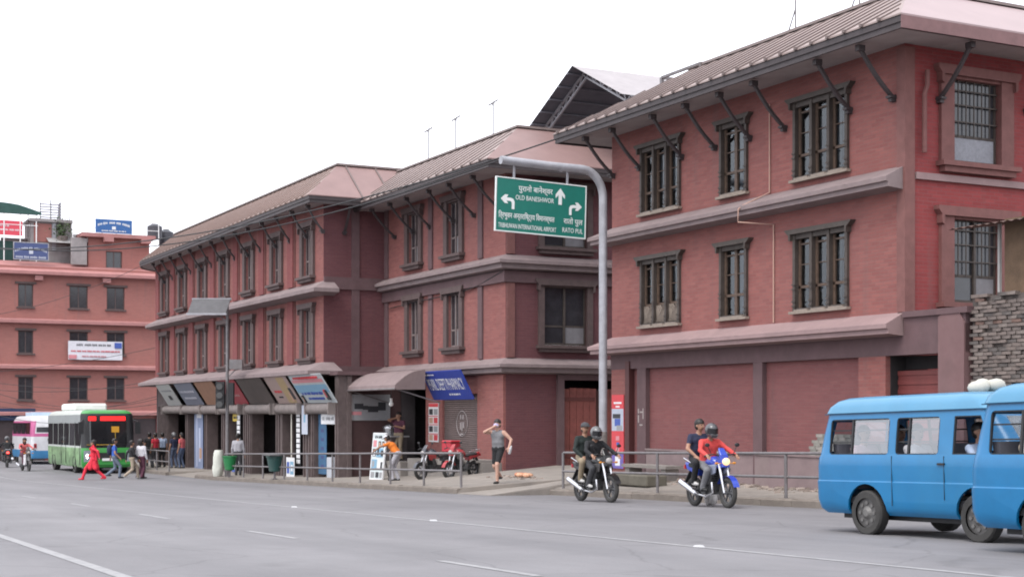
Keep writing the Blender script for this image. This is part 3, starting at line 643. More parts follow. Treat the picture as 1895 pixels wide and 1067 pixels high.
# shop recess, shutter, plinth
b = MB(); x0, x1, z0, z1 = -9.6, -6.2, -.15, 2.55
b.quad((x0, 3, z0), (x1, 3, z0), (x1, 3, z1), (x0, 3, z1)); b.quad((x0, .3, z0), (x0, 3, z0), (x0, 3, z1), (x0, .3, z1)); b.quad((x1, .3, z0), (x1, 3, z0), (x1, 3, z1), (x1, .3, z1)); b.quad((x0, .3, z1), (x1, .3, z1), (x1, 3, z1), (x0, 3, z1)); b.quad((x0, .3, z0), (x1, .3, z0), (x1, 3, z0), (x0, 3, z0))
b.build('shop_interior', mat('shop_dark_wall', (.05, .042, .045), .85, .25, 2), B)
b = MB()
n = 30
for k in range(n):
    z = .1 + k * 2.1 / n; h = 2.1 / n
    b.prism([(.1, z), (.075, z + h * .3), (.075, z + h * .7), (.1, z + h * .98), (.13, z + h * .98), (.13, z)], 2.75, 'yz', -4.8)
sh = b.build('roller_shutter', mat('shutter_grey_brown', (.13, .098, .094), .55, .18, 2, dirt=.4, dirtcol=(.09, .07, .068)), B)
b = MB(); b.torus((-3.35, .066, 1.2), .42, .012, 'y', 28, 5); o = b.build('painted_ring', mat('chalk_white', (.3, .27, .27), .9), sh); 
b = MB()
for dx, z, w, h in ((-.1, 1.42, .07, .16), (.08, 1.42, .07, .16), (-.12, 1.12, .06, .24), (0, 1.1, .05, .3), (.12, 1.15, .07, .2), (0, 1.62, .2, .04), (-.02, .85, .22, .05)): b.box(-3.35 + dx - w / 2, -3.35 + dx + w / 2, .06, .074, z - h / 2, z + h / 2)
b.build('painted_emblem', MATS['chalk_white'], sh)
b = MB(); b.box(-6.1, -.1, -.75, -.09, -1.2, -.02); b.box(-3.0, -.3, -.9, -.08, -.018, .06); b.build('step_plinth', CONC, B)
b = MB(); b.box(-10.0, -6.15, -1.0, .28, -1.2, -.16); b.build('shop_step', CONC, B)
rb_ = roof(B, [(-12.5, 0), (0, 0), (0, 9)], 1.2, 9.08, 2.15, 10.85, [ROOFM, ROOFH], [0, 1])
seams(rb_, [-12.0 + .64 * k for k in range(21)], 1.2, 9.08, 2.15, 10.85, None, 1.3)
sm = strut_mesh(1.0, .95)
for x in (-8.9, -7.2, -5.7, -3.8, -2.2, -.4): link('strut', sm, B, (x, 0, 9.04))
b = MB(); b.tube([(-9.5, -.06, 5.45), (-7.4, -.08, 5.52), (-5.6, -.08, 5.55), (-3.2, -.08, 5.6), (-1.8, -.09, 5.72), (-.02, -.1, 6.04)], .018, 5); b.build('cable_run', BLACK, B)

# ================================================================ building C: long house with shops, rounded far end
C = bld('brick_house', 'long brick house with two rows of narrow windows above small shops', S(-16.82, -2.23, 0))
Cx = [-1.7, -5.4, -9.1, -12.75, -16.35, -19.95, -23.4]
arc = [(-24.9 - 3 * math.sin(t), 3 - 3 * math.cos(t)) for t in np.linspace(math.pi / 2, 0, 9)]
pc = [(-27.9, 8)] + arc[:-1] + [(-24.9, 0), (0, 0), (0, 8)]
ops = [(x - .47, x + .47, z, z + 1.85) for x in Cx for z in (3.66, 6.75)]
b = MB(); panel(b, -24.9, 0, 2.9, 9.4, ops, front)
ap = [(-27.9, 8)] + arc
for p, q in zip(ap, ap[1:]): b.quad((*p, 2.9), (*q, 2.9), (*q, 9.4), (*p, 9.4))
b.build('front_wall', BR_A, C)
b = MB(); b.quad((0, 0, 2.9), (0, 8, 2.9), (0, 8, 9.4), (0, 0, 9.4)); b.build('end_wall', BR_SHADE, C)
b = MB(); b.box(.0, .07, 1.1, 1.4, 3.2, 9.2); b.box(.0, .09, .0, 8, 6.15, 6.6); b.box(.0, .09, 0, 8, 2.9, 3.3); b.build('end_wall_bands', CEM_D, C)
BR_P = brickmat('brick_mauve_red', (.2, .058, .056), (.17, .05, .05), (.17, .07, .07), .35, .2)
for x in [(-1.7 - 5.4) / 2, (-5.4 - 9.1) / 2, (-9.1 - 12.75) / 2, (-12.75 - 16.35) / 2, (-16.35 - 19.95) / 2, (-19.95 - 23.4) / 2, -24.8]:
    for z0, z1 in ((3.44, 5.9), (6.44, 9.2)):
        b = MB(); b.box(x - .33, x + .33, -.1, .03, z0, z1); b.build('pilaster', BR_P, C)
        b = MB(); b.box(x + .332, x + .42, -.05, .03, z0, z1); b.build('rain_slot', SURR_R, C)
pcs = pc[:-1] + [(0, .4)]
b = MB(); b.sweep(pcs, [(-.05, 6.44), (0, 6.44), (.58, 6.14), (.58, 6.0), (0, 5.9), (-.05, 5.9)], True); b.build('cornice', CEM, C)
b = MB(); b.sweep(pcs, [(-.05, 3.44), (0, 3.44), (.95, 3.1), (.95, 2.97), (0, 2.93), (-.05, 2.93)], True); b.build('cornice', CEM, C)
WC = tall_window(.95, 1.85, SURR, .3, SURR_L)
for x in Cx:
    for z in (3.66, 6.75): place(WC, C, x, 0, z, 0)
rc = roof(C, pc, .8, 9.22, 1.75, 10.95, [ROOFG, ROOFH], [0] * (len(pc) - 2) + [1])
seams(rc, [-24.6 + .62 * k for k in range(41)], .8, 9.22, 1.75, 10.95, None, .9, 0, ROOFG)
for y in (1.2, 2.4, 3.6):        # seams on the hip end
    b = MB(); t = min(1, (y + .9) / 1.85); b.bar((.9, y, 9.48), (.9 - 1.85 * t, y, 9.48 + 1.49 * t), .045, .06, (0, 1, 0)); b.build('seam', SEAM, rc)
sm = strut_mesh(.68, .9)
for x in Cx:
    link('strut', sm, C, (x, 0, 9.18)); link('strut', sm, C, (x + 1.8, 0, 9.18))
for y in (.8, 2.6): link('strut', sm, C, (0, y, 9.18), math.pi / 2)
# ground floor: piers, shop interiors
PIER = mat('brown_shop_pier', (.1, .075, .073), .75, .2, 4, .2, 40)
doors = [(-1.0, 1.25), (-4.7, -2.2), (-8.7, -5.5), (-12.6, -9.9), (-15.6, -13.2), (-19.0, -16.0), (-22.8, -19.4)]
edges = sorted([-24.9] + [v for d_ in doors for v in d_] + [1.6])
for a, c in zip(edges, edges[1:]):
    if any(abs(a - d_[0]) < .01 for d_ in doors) or c - a < .05: continue
    b = MB(); b.box(a, c, -.02, .5, -1.7, 2.92)
    k = a + .12
    while k < c - .1: b.box(k, k + .1, -.07, -.02, -1.6, 1.9); k += .3
    b.build('shop_pier', PIER, C)
b = MB(); b.quad((1.6, .5, -1.6), (1.6, 2.42, -1.6), (1.6, 2.42, 2.92), (1.6, .5, 2.92)); b.build('extension_wall', mat('dark_maroon_plaster', (.055, .028, .028), .8, .2, 2), C)
b = MB(); b.box(.1, 1.75, -.1, 2.42, 2.925, 3.06); b.build('extension_roof', CEM_D, C)
b = MB(); b.box(1.602, 1.7, .3, .46, -1.2, 2.88); b.build('corner_post', PIER, C)
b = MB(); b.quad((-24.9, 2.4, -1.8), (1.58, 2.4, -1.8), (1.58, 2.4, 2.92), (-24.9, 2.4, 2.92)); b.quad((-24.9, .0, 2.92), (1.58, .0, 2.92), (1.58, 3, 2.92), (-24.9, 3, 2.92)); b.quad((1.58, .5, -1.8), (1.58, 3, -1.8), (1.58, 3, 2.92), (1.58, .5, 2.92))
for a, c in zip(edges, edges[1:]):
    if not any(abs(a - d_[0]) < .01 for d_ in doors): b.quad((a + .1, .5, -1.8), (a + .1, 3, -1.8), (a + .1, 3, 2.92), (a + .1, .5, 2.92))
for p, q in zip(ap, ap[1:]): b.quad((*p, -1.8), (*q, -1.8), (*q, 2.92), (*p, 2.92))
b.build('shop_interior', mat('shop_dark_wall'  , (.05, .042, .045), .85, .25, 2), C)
for i, (a, c) in enumerate(doors):            # rolled-up shutter boxes over each opening
    b = MB(); b.cyl((a - .15, -.12, 1.72), (c + .15, -.12, 1.72), .2, n=12); b.box(a - .18, a - .12, -.35, .0, 1.5, 1.95); b.box(c + .12, c + .18, -.35, .0, 1.5, 1.95); b.build('shutter_box', mat('shutter_box_grey', (.2, .17, .16), .7, .2, 4), C, smooth=40)

# ================================================================ building D: orange-red block closing the street
D = bld('apartment_block', 'orange-red brick block with rows of small dark windows, behind the green bus', P3(0, 764, 92), math.atan2(.4606, .8876))
D.location.z = 0
def DX(px):   # picture column -> metres along the facade
    r = (px - 947) / 2700; ox, oy = D.location.x, D.location.y
    return (r * oy - ox) / (.8876 - r * .4606)
cols = [(DX(33), DX(61)), (DX(128), DX(162)), (DX(197), DX(230)), (DX(-40), DX(-10))]
rows_ = [(8.3, 9.75), (5.35, 6.8), (2.4, 3.85)]
WD = {}
b = MB(); ops = [(a, c, e, f) for a, c in cols for e, f in rows_]
panel(b, -8, 16, -1.8, 10.9, ops, front); b.quad((16, 0, -1.8), (16, 8, -1.8), (16, 8, 10.9), (16, 0, 10.9)); b.quad((-8, 0, -1.8), (-8, 8, -1.8), (-8, 8, 10.9), (-8, 0, 10.9)); b.quad((-8, 0, 10.9), (16, 0, 10.9), (16, 8, 10.9), (-8, 8, 10.9)); b.build('front_wall', BR_D, D)
for a, c in cols:
    for e, f in rows_:
        w, h = c - a, f - e; m = MB(); m.box(-w / 2, w / 2, .1, .16, 0, .06); m.box(-w / 2, w / 2, .1, .16, h - .06, h); m.box(-w / 2, -w / 2 + .07, .1, .16, .06, h - .06); m.box(w / 2 - .07, w / 2, .1, .16, .06, h - .06); m.box(-.03, .03, .1, .16, .06, h - .06)
        o = m.build('window', SURR, D, ((a + c) / 2, 0, e))
        m = MB(); m.box(-w / 2 + .05, w / 2 - .05, .12, .13, .05, h - .05); m.build('pane', GLASS_D, o)
        m = MB(); m.box(-w / 2 - .18, w / 2 + .18, -.1, .02, h, h + .14); m.build('lintel', SURR, o)
        m = MB(); m.box(-w / 2 - .1, w / 2 + .1, -.12, .02, -.1, .0); m.build('sill', SURR, o)
pd = [(-8, 8), (-8, 0), (16, 0), (16, 8)]
PINK_D = mat('pink_red_cornice', (.33, .155, .148), .8, .12, 2, dirt=.3, dirtcol=(.2, .1, .09))
for z in (7.45, 4.55, 1.6):
    b = MB(); b.sweep(pd, [(-.05, z + .12), (0, z + .12), (.42, z), (.42, z - .18), (0, z - .22), (-.05, z - .22)], True); b.build('cornice', PINK_D, D)
b = MB(); b.sweep(pd, [(-1.6, 11.35), (.55, 10.55), (.55, 10.36), (0, 10.3), (-.05, 10.32)], False); b.build('eave_roof', PINK_D, D)
many('eave_bracket', PINK_D, D, [(x - .25, x + .25, -.4, -.002, 10.0, 10.298) for x in (DX(70), DX(195))])
# set-back upper storey with its own window
ux0 = DX(168); ux1 = DX(268)
b = MB(); uo = (DX(201), DX(231), 10.95, 12.2)
panel(b, ux0, 9.6, 10.5, 13.1, [uo], lambda x, w, z: (x, .9 + w, z)); b.quad((ux0, .9, 10.5), (ux0, 6, 10.5), (ux0, 6, 13.1), (ux0, .9, 13.1)); b.quad((ux0, .9, 13.1), (9.6, .9, 13.1), (9.6, 6, 13.1), (ux0, 6, 13.1)); b.build('upper_wall', BR_D, D)
b = MB(); b.box(ux0 - .5, 9.9, .4, 6.3, 13.05, 13.3); b.build('upper_slab', PINK_D, D)
many('slab_bracket', PINK_D, D, [(x - .3, x + .3, .2, .898, 12.75, 13.048) for x in (DX(203), DX(272))])
w, h = uo[1] - uo[0], uo[3] - uo[2]; m = MB(); m.box(-w / 2, w / 2, .1, .16, 0, .06); m.box(-w / 2, w / 2, .1, .16, h - .06, h); m.box(-w / 2, -w / 2 + .07, .1, .16, .06, h - .06); m.box(w / 2 - .07, w / 2, .1, .16, .06, h - .06); m.box(-.03, .03, .1, .16, .06, h - .06)
o = m.build('window', SURR, D, ((uo[0] + uo[1]) / 2, .9, uo[2])); m = MB(); m.box(-w / 2 + .05, w / 2 - .05, .12, .13, .05, h - .05); m.build('pane', GLASS_D, o)
# ground-floor shopfronts of D
b = MB(); b.box(-8, 15.9, -.05, .03, -1.8, 1.2); b.build('shopfront', mat('dim_shopfront', (.045, .032, .034), .6, .3, 1.2), D)
many('shop_pier', mat('maroon_pier', (.13, .03, .03), .7), D, [(x - .2, x + .2, -.15, .02, -1.8, 1.38) for x in (-1.2, 2.9, 5.2, 7.4, 10, 13)])
# ================================================================ signs, boards, street furniture
def CL(x, y, z): return S(-16.82 + x, -2.23 + y, z)
def BL(x, y, z): return S(-6.77 + x, .19 + y, z)
def DL(x, y, z): return Vector((D.location.x + .8876 * x - .4606 * y, D.location.y + .4606 * x + .8876 * y, z))
RZD = math.atan2(.4606, .8876)
def ink(name, c, **k): return mat('print_' + name, c, .6, .08, 5, **k)
I_W = ink('white', (.62, .62, .63)); I_K = ink('black', (.03, .03, .035)); I_R = ink('red', (.5, .05, .06)); I_B = ink('blue', (.05, .09, .32)); I_C = ink('cyan', (.16, .3, .42)); I_G = ink('grey', (.25, .25, .26)); I_Y = ink('yellow', (.5, .36, .05)); I_P = ink('pink', (.5, .2, .22)); I_S = ink('skin', (.4, .25, .18))
def flat_sign(name, label, cat, loc, rot, w, h, bg, marks=(), thick=.04, border=None, group=None):
    t = thing(name, label, cat, loc, 0, group); t.rotation_euler = rot
    b = MB(); b.box(-w / 2, w / 2, 0, thick, 0, h); b.build('board', bg, t)
    if border:
        b = MB(); e = .035; b.box(-w / 2 - .01, w / 2 + .01, -.012, thick + .01, -.01, e); b.box(-w / 2 - .01, w / 2 + .01, -.012, thick + .01, h - e, h + .01); b.box(-w / 2 - .01, -w / 2 + e, -.012, thick + .01, e, h - e); b.box(w / 2 - e, w / 2 + .01, -.012, thick + .01, e, h - e); b.build('frame', border, t)
    by = {}
    for k, (x, z, mw, mh, m) in enumerate(marks):
        d = .003 + .0004 * k
        if mw * mh > .012: MB().box(x - mw / 2, x + mw / 2, -d, -.0005, z - mh / 2, z + mh / 2).build('print', m, t)
        else: by.setdefault(m.name, []).append((x, z, mw, mh, d))
    for mn, L in by.items():
        b = MB()
        for x, z, mw, mh, d in L: b.box(x - mw / 2, x + mw / 2, -d, -.0005, z - mh / 2, z + mh / 2)
        b.build('lettering', MATS[mn], t)
    return t
def scribble(x0, x1, z, h, m, r):      # unreadable line of lettering, word by word
    out = []; x = x0
    while x < x1 - h * .4:
        wl_ = min(x1 - x, h * r.uniform(1.2, 3.2)); k = x
        while k < x + wl_ - h * .2:
            cw = h * r.uniform(.28, .5); out.append((k + cw / 2, z + r.uniform(-.06, .06) * h, cw * .62, h * r.uniform(.7, 1), m)); k += cw
        x += wl_ + h * .45
    return out
rs = random.Random(3)
# ---- road direction sign on its cantilever pole
pole_x, pole_y = 2.1, -1.55; pz = pave_z(pole_x, pole_y)
G = thing('sign_gantry', 'galvanised steel pole with a bent-over arm carrying the road sign, beside the kerb', 'sign pole', S(pole_x, pole_y, pz), RZ)
b = MB(); top = 7.82 - pz; pts = [(0, 0, 0), (0, 0, 2), (0, 0, 4.2), (0, 0, top - .75)]
for k in range(1, 8):
    a = k / 7 * math.pi / 2; pts.append((0, -.62 * (1 - math.cos(a)), top - .75 + .7 * math.sin(a)))
pts += [(0, -1.6, top - .04), (0, -2.95, top - .0)]
b.tube(pts, .106, 14); b.build('pole', STEEL, G, smooth=50)
for p0, p1 in (((0, 0, 2.4), (0, 0, 2.45)), ((0, 0, 4.6), (0, 0, 4.65)), ((0, -1.2, top - .055), (0, -1.25, top - .053))):
    b = MB(); b.cyl(p0, p1, .11, n=14); b.build('weld_collar', STEEL, G)
b = MB(); b.cyl((0, 0, 0), (0, 0, 1.35), .109, n=14); b.build('stained_base', mat('rust_stain', (.17, .15, .14), .8, .4, 6, dirt=.6, dirtcol=(.07, .05, .04)), G)
sg = thing('road_sign', 'green direction sign with white arrows hanging from the steel arm', 'road sign', S(pole_x, pole_y - 1.78, pz + top - .16), 0)
ang = RZ - math.pi / 2           # board lies along the arm; text reads from the camera
sg.rotation_euler = (0, R(1.6), ang + math.pi); sg.scale = (.955, 1, .93)
GREEN = mat('sign_green', (.008, .135, .105), .45, .08, 3); SW = mat('sign_white', (.62, .64, .63), .5, .06, 4)
W_, H_ = 2.68, 1.42; z0 = -.32 - H_
b = MB(); b.box(-W_ / 2, W_ / 2, 0, .03, z0, z0 + H_); b.build('panel', GREEN, sg)
b = MB(); e = .03; b.box(-W_ / 2 - .02, W_ / 2 + .02, -.01, .04, z0 - .02, z0 + e - .02); b.box(-W_ / 2 - .02, W_ / 2 + .02, -.01, .04, z0 + H_ - e + .02, z0 + H_ + .02); b.box(-W_ / 2 - .02, -W_ / 2 + e - .02, -.01, .04, z0 + e - .02, z0 + H_ - e + .02); b.box(W_ / 2 - e + .02, W_ / 2 + .02, -.01, .04, z0 + e - .02, z0 + H_ - e + .02); b.build('border', SW, sg)
for x in (-.8, .8): b = MB(); b.bar((x, .06, z0 + H_ - .2), (x, .06, .1), .05, .03, (0, 1, 0)); b.build('hanger', STEEL, sg)
def arrow_up(cx, cz, s):
    b = MB(); q = [(-.05, 0), (.05, 0), (.05, .26), (.14, .17), (.14, .27), (0, .45), (-.14, .27), (-.14, .17), (-.05, .26)]
    b.prism([(cx + x * s, cz + z * s) for x, z in q], .004, 'xz', -.006); return b
arrow_up(.56, z0 + .85, 1.0).build('arrow', SW, sg)
def arrow_turn(cx, cz, s, sgn):
    b = MB(); q = [(0, 0), (.1, 0), (.1, .2), (.12, .25), (.17, .27), (.3, .27), (.24, .18), (.36, .18), (.52, .33), (.36, .48), (.24, .48), (.3, .38), (.15, .38), (.05, .35), (0, .26)]
    q = [(cx + sgn * x * s, cz + z * s) for x, z in q]
    b.prism(q if sgn > 0 else q[::-1], .004, 'xz', -.006); return b
arrow_turn(.84, z0 + .6, .74, 1).build('arrow', SW, sg); arrow_turn(-.8, z0 + .6, .78, -1).build('arrow', SW, sg)
rx = (R(90), 0, 0)
for t_, w, h, x, z in (('OLD BANESHWOR', 1.14, .125, -.2, .93), ('TRIBHUWAN INTERNATIONAL AIRPORT', 1.72, .125, -.4, .15), ('RATO PUL', .62, .13, .96, .18),
        ('पुरानो बानेश्वर', 1.02, .24, -.18, 1.17), ('ित्रभुवन अन्तराष्ट्रिय'.replace('ष्ट्रिय', 'िष्ट्रय') + ' िवमानस्थल', 1.66, .24, -.43, .42), ('रातो पुल', .58, .24, .97, .42)):
    text_fit('lettering', t_, w, h, SW, sg, (x, -.004, z0 + z), .008 if t_[0] > 'z' else .0)
# ---- railings
def railing(label, xs, y, hgt=.92):
    x0, x1 = xs[0], xs[-1]; p0 = S(x0, y, 0); t = thing('guard_rail', label, 'railing', (p0.x, p0.y, pave_z(x0, y)), RZ, 'pavement guard rails'); zb = pave_z(x0, y)
    for k, x in enumerate(xs):
        z = pave_z(x, y) - zb; lean = rnd.uniform(-.02, .02)
        b = MB(); b.cyl((x - x0, 0, z - .1), (x - x0 + lean, 0, z + hgt), .035, n=8); b.build('post', RAILM, t, smooth=60)
    for h in (hgt, hgt * .5):
        b = MB(); b.tube([(x - x0 + rnd.uniform(-.01, .01), rnd.uniform(-.015, .015), pave_z(x, y) - zb + h - (0 if h == hgt else .02)) for x in xs], .03, 8); b.build('rail', RAILM, t, smooth=60)
    return t
railing('grey two-bar guard rail behind the motorcycles', [1.4, 5.85, 10.6, 15.2, 19.8], -2.33)
railing('long grey two-bar guard rail in front of the shops', [-1.2 - 2.467 * k for k in range(9, -1, -1)], -4.02)
railing('short grey guard rail where people wait near the bus', [-38.4, -36.1, -33.8, -31.5], -4.25)
# ---- traffic-light pole with solar panel
p = S(-23.7, -3.85); lz = pave_z(-23.7, -3.85)
TL = thing('traffic_light', 'thin grey traffic light pole with a solar panel on top', 'traffic light', (p.x, p.y, lz), 0)
b = MB(); b.cyl((0, 0, 0), (0, 0, 6.9), .075, .06, 10); b.build('pole', RAILM, TL, smooth=50)
b = MB(); b.hull8([(-1.5, -.55, 6.55), (.05, -.55, 6.55), (.05, .45, 7.2), (-1.5, .45, 7.2), (-1.5, -.57, 6.6), (.05, -.57, 6.6), (.05, .43, 7.25), (-1.5, .43, 7.25)]); sp = b.build('solar_panel', mat('panel_underside', (.075, .072, .076), .6, .2, 3), TL)
b = MB(); b.box(-1.53, .08, .42, .5, 7.2, 7.28); b.box(-1.53, .08, -.62, -.55, 6.52, 6.6); b.bar((-.75, -.56, 6.53), (-.75, .44, 7.18), .05, .04); b.build('frame', STEEL, sp)
b = MB(); b.bar((0, 0, 6.3), (-.8, 0, 6.8), .05, .05); b.build('brace', RAILM, TL)
b = MB(); b.box(.1, .62, -.1, .15, 4.35, 4.75); b.build('control_box', RAILM, TL); b = MB(); b.bar((0, 0, 4.0), (.4, 0, 4.4), .04, .04); b.build('box_brace', RAILM, TL)
b = MB(); b.box(-.42, -.08, -.28, -.02, 2.75, 3.85); hd = b.build('signal_head', BLACK, TL)
for k in range(3):
    b = MB(); b.cyl((-.25, -.36, 3.65 - k * .36), (-.25, -.27, 3.65 - k * .36), .13, n=14); b.build('lens', mat('signal_lens', (.06, .06, .06), .2, .1, 4), hd)
b = MB(); b.box(.09, .3, -.28, -.02, 2.9, 3.8); b.build('signal_head', BLACK, TL)
# ---- litter bins hung at the rail, sack
def bin_(label, x, y, col, s=1.0):
    p = S(x, y); z = pave_z(x, y); t = thing('litter_bin', label, 'litter bin', (p.x, p.y, z), RZ)
    b = MB(); n = 16; pr = [(.17, .28), (.19, .3), (.27, .78), (.3, .8), (.3, .84), (.255, .84), (.17, .34), (.01, .34)]
    for (r0, a), (r1, c) in zip(pr, pr[1:]): b.cyl((0, 0, a), (0, 0, c + 1e-4), r0 * s, r1 * s, n, caps=False)
    b.cyl((0, 0, .28), (0, 0, .3), .17 * s, n=n); b.build('bucket', mat('bin_' + label[:12], col, .5, .15, 3, dirt=.3), t, smooth=40)
    b = MB(); b.cyl((0, 0, 0), (0, 0, .3), .04, n=8); b.box(-.1, .1, -.1, .1, 0, .03); b.build('stand', RAILM, t)
    return t
bin_('bright green plastic litter bin beside the white sack', -22.6, -4.08, (.01, .17, .05))
t = bin_('dark green litter bin with a grey lid by the kerb', -16.7, -4.15, (.015, .06, .055), 1.05)
b = MB(); b.box(-.36, .36, -.3, .3, .86, .9); b.build('lid', mat('grey_lid', (.1, .1, .1), .6), t)
p = S(-24.3, -4.08); b = MB()
for k in range(9):
    z = k * .135; r = [.2, .26, .27, .27, .26, .26, .25, .25, .2][k]
    b.v += [(r * math.cos(a * math.pi / 7) * (1 + .08 * math.sin(3 * a + k)) + .02 * k, r * .8 * math.sin(a * math.pi / 7) * (1 + .07 * math.cos(2 * a + 2 * k)), z) for a in range(14)]
for k in range(8):
    for a in range(14): b.f.append((k * 14 + a, k * 14 + (a + 1) % 14, (k + 1) * 14 + (a + 1) % 14, (k + 1) * 14 + a)); b.m.append(0)
b.f.append(tuple(8 * 14 + a for a in range(14))); b.m.append(0)
tag(b.build('sack', mat('white_sack', (.55, .56, .5), .8, .1, 6, .3, 12), None, (p.x, p.y, pave_z(-24.3, -4.08)), RZ, smooth=70), 'bulging white sack standing against the traffic light pole', 'sack')
# ---- shop boards leaning under the cornice of the long house
th = math.atan(.68 / 1.05)
def shopboard(label, x0, x1, bg, marks, ztop=2.95):
    return flat_sign('shop_board', label, 'shop sign', CL((x0 + x1) / 2, -.2, 1.93), (th, 0, RZ), x1 - x0, 1.22, bg, marks, .03, None, 'shop boards under the cornice')
mk = [(0, .95, 3.3, .14, I_P), (0, .62, 3.4, .34, I_C)] + scribble(-1.4, .9, .42, .13, I_B, rs) + scribble(-.9, .8, .2, .1, I_B, rs) + scribble(-1.3, 1.3, 1.1, .09, I_R, rs) + [(1.3, .35, .25, .4, I_K), (1.25, .42, .12, .3, I_R), (-1.4, .2, .18, .3, I_K), (-1.4, .2, .1, .2, I_S)]
shopboard('sun-bleached blue and white shop board at the corner of the long house', -1.55, 1.95, ink('pale_blue', (.36, .39, .4)), mk)
mk = [(.5, .6, .9, 1.15, ink('ochre', (.33, .24, .13)))] + scribble(-1.0, -.1, .55, .12, I_R, rs) + scribble(-.8, -.3, .3, .07, I_K, rs) + [(.95, .45, .25, .5, I_K), (.7, .3, .2, .4, I_S)]
shopboard('faded beige and ochre shop board next to the blue one', -4.55, -1.9, ink('beige', (.3, .22, .2)), mk)
shopboard('blank dark brown shop board between the beige and the red ones', -8.3, -5.0, mat('brown_board', (.07, .055, .05), .7, .2, 2), [])
shopboard('dull red shop board with faint lettering', -11.0, -8.55, ink('dull_red', (.24, .035, .045)), scribble(-.9, .7, .45, .12, ink('faded', (.35, .18, .18)), rs))
shopboard('plain tan brown shop board', -14.9, -11.9, mat('tan_board', (.24, .13, .085), .7, .15, 2), [])
shopboard('grey-blue shop board with pale unreadable lines', -18.5, -15.4, ink('grey_blue', (.15, .16, .2)), scribble(-1.3, 1.2, .75, .12, ink('pale', (.4, .4, .45)), rs) + scribble(-1, 1.0, .4, .1, MATS['print_pale'], rs))
shopboard('whitish shop board with a small dark patch at the far end', -22.0, -19.4, ink('offwhite', (.36, .36, .35)), [(.1, .45, .6, .25, I_K)] + scribble(-1, 1, .85, .1, I_G, rs))
# things hung in the shop doorways
def cpanel(name, label, cat, x, y, z, w, h, bg, marks=(), rzz=0, thick=.02): return flat_sign(name, label, cat, CL(x, y, z), (0, 0, RZ + rzz), w, h, bg, marks, thick)
cpanel('door_panel', 'tall blue painted door panel of the corner shop', 'door', -.45, .12, -.72, .85, 2.25, mat('blue_door', (.035, .105, .2), .6, .15, 3), [(0, .3 + .33 * k, .3, .12, ink('deep_blue', (.04, .05, .15))) for k in range(6)])
cpanel('notice', 'white printed banner drooping in the corner shop doorway', 'notice', .55, -.03, 1.15, 1.15, .4, I_W, scribble(-.5, .5, .2, .14, I_G, rs), .1)
cpanel('notice', 'rounded white board hung on the pier beside the corner shop', 'notice', -1.65, -.16, .75, .65, 1.1, ink('bluish_white', (.42, .45, .52)), [(0, .6, .2, .3, I_C)])
cpanel('notice_strip', 'tall strip of white stickers in the second shop doorway', 'notice', -2.75, -.03, -.45, .5, 2.2, I_K, [(0, .14 + .2 * k, .4, .15, I_W) for k in range(10)])
cpanel('door_frame', 'thin white door frame in the second shop doorway', 'door frame', -3.55, -.04, -.8, .1, 2.6, mat('cream_frame', (.5, .48, .42), .6))
cpanel('crate_poster', 'white poster with a blue emblem standing at the second shop', 'poster', -3.2, -.2, -.92, .95, .75, I_W, [(-.25, .35, .3, .45, I_B), (.2, .35, .4, .5, I_C), (.2, .35, .2, .25, I_W)])
cpanel('notice_strip', 'tall strip of white stickers in the fourth shop doorway', 'notice', -10.6, -.03, -.75, .55, 2.4, I_K, [(0, .14 + .22 * k, .42, .17, I_W) for k in range(10)])
cpanel('notice', 'yellow notice over the fourth shop doorway', 'notice', -11.0, -.03, 1.2, .9, .32, I_Y, scribble(-.35, .35, .16, .12, I_K, rs))
cpanel('crate_poster', 'blue and white poster low down at the fourth shop', 'poster', -10.7, -.2, -1.0, .6, .6, I_B, [(0, .3, .35, .35, I_W)])
cpanel('glass_door', 'pale blue glass door of the far shop', 'door', -17.5, .1, -1.15, 1.5, 2.9, ink('icy_blue', (.2, .24, .36)), [(-.3, 1.4, .18, 2.5, ink('ice', (.42, .46, .58))), (.2, 1.2, .3, 1.6, MATS['print_ice']), (.1, 2.6, .8, .25, I_W), (.35, .8, .4, .5, I_S)])
cpanel('goods_rack', 'stacked pale goods inside the third shop', 'goods', -6.6, .55, -.6, .6, .7, I_G, [(-.1, .5, .3, .15, I_W), (.1, .2, .3, .2, I_B)])
cpanel('goods_bag', 'white bag standing at the corner shop threshold', 'bag', 1.0, -.15, -.8, .5, .75, ink('bag_white', (.4, .42, .46)), [], 0, .25)
gcol = [mat('goods_%d' % k, c, .6) for k, c in enumerate(((.4, .38, .35), (.3, .06, .05), (.06, .1, .28), (.35, .26, .05), (.08, .2, .1), (.12, .11, .11)))]
for n_, (xc, w, word) in enumerate(((.55, 1.1, 'corner shop'), (-3.6, 1.4, 'second shop'), (-7.2, 1.9, 'third shop'), (-11.4, 1.5, 'fourth shop'), (-14.4, 1.3, 'fifth shop'), (-21, 2.0, 'farthest shop'))):
    zf = pave_z(-16.82 + xc, -1.0); t = thing('shop_shelf', 'dim shelf of small goods inside the ' + word, 'shelf', CL(xc, 1.1, zf), RZ, 'goods shelves in the shops')
    b = MB()
    for k in range(5): b.box(-w / 2, w / 2, -.15, .15, .3 + k * .42, .33 + k * .42)
    b.box(-w / 2 - .03, -w / 2, -.15, .15, 0, 2.3); b.box(w / 2, w / 2 + .03, -.15, .15, 0, 2.3); b.build('rack', mat('shelf_wood', (.1, .07, .05), .7), t)
    b = MB()
    for k in range(5):
        x = -w / 2 + .02
        while x < w / 2 - .15:
            ww = rs.uniform(.07, .16); b.cm = rs.randrange(6); b.box(x, x + ww, -.13, .08, .332 + k * .42, .332 + k * .42 + rs.uniform(.12, .32)); x += ww + rs.uniform(.01, .06)
    b.cm = 0; o = b.build('goods', gcol, t); o['kind'] = 'stuff'
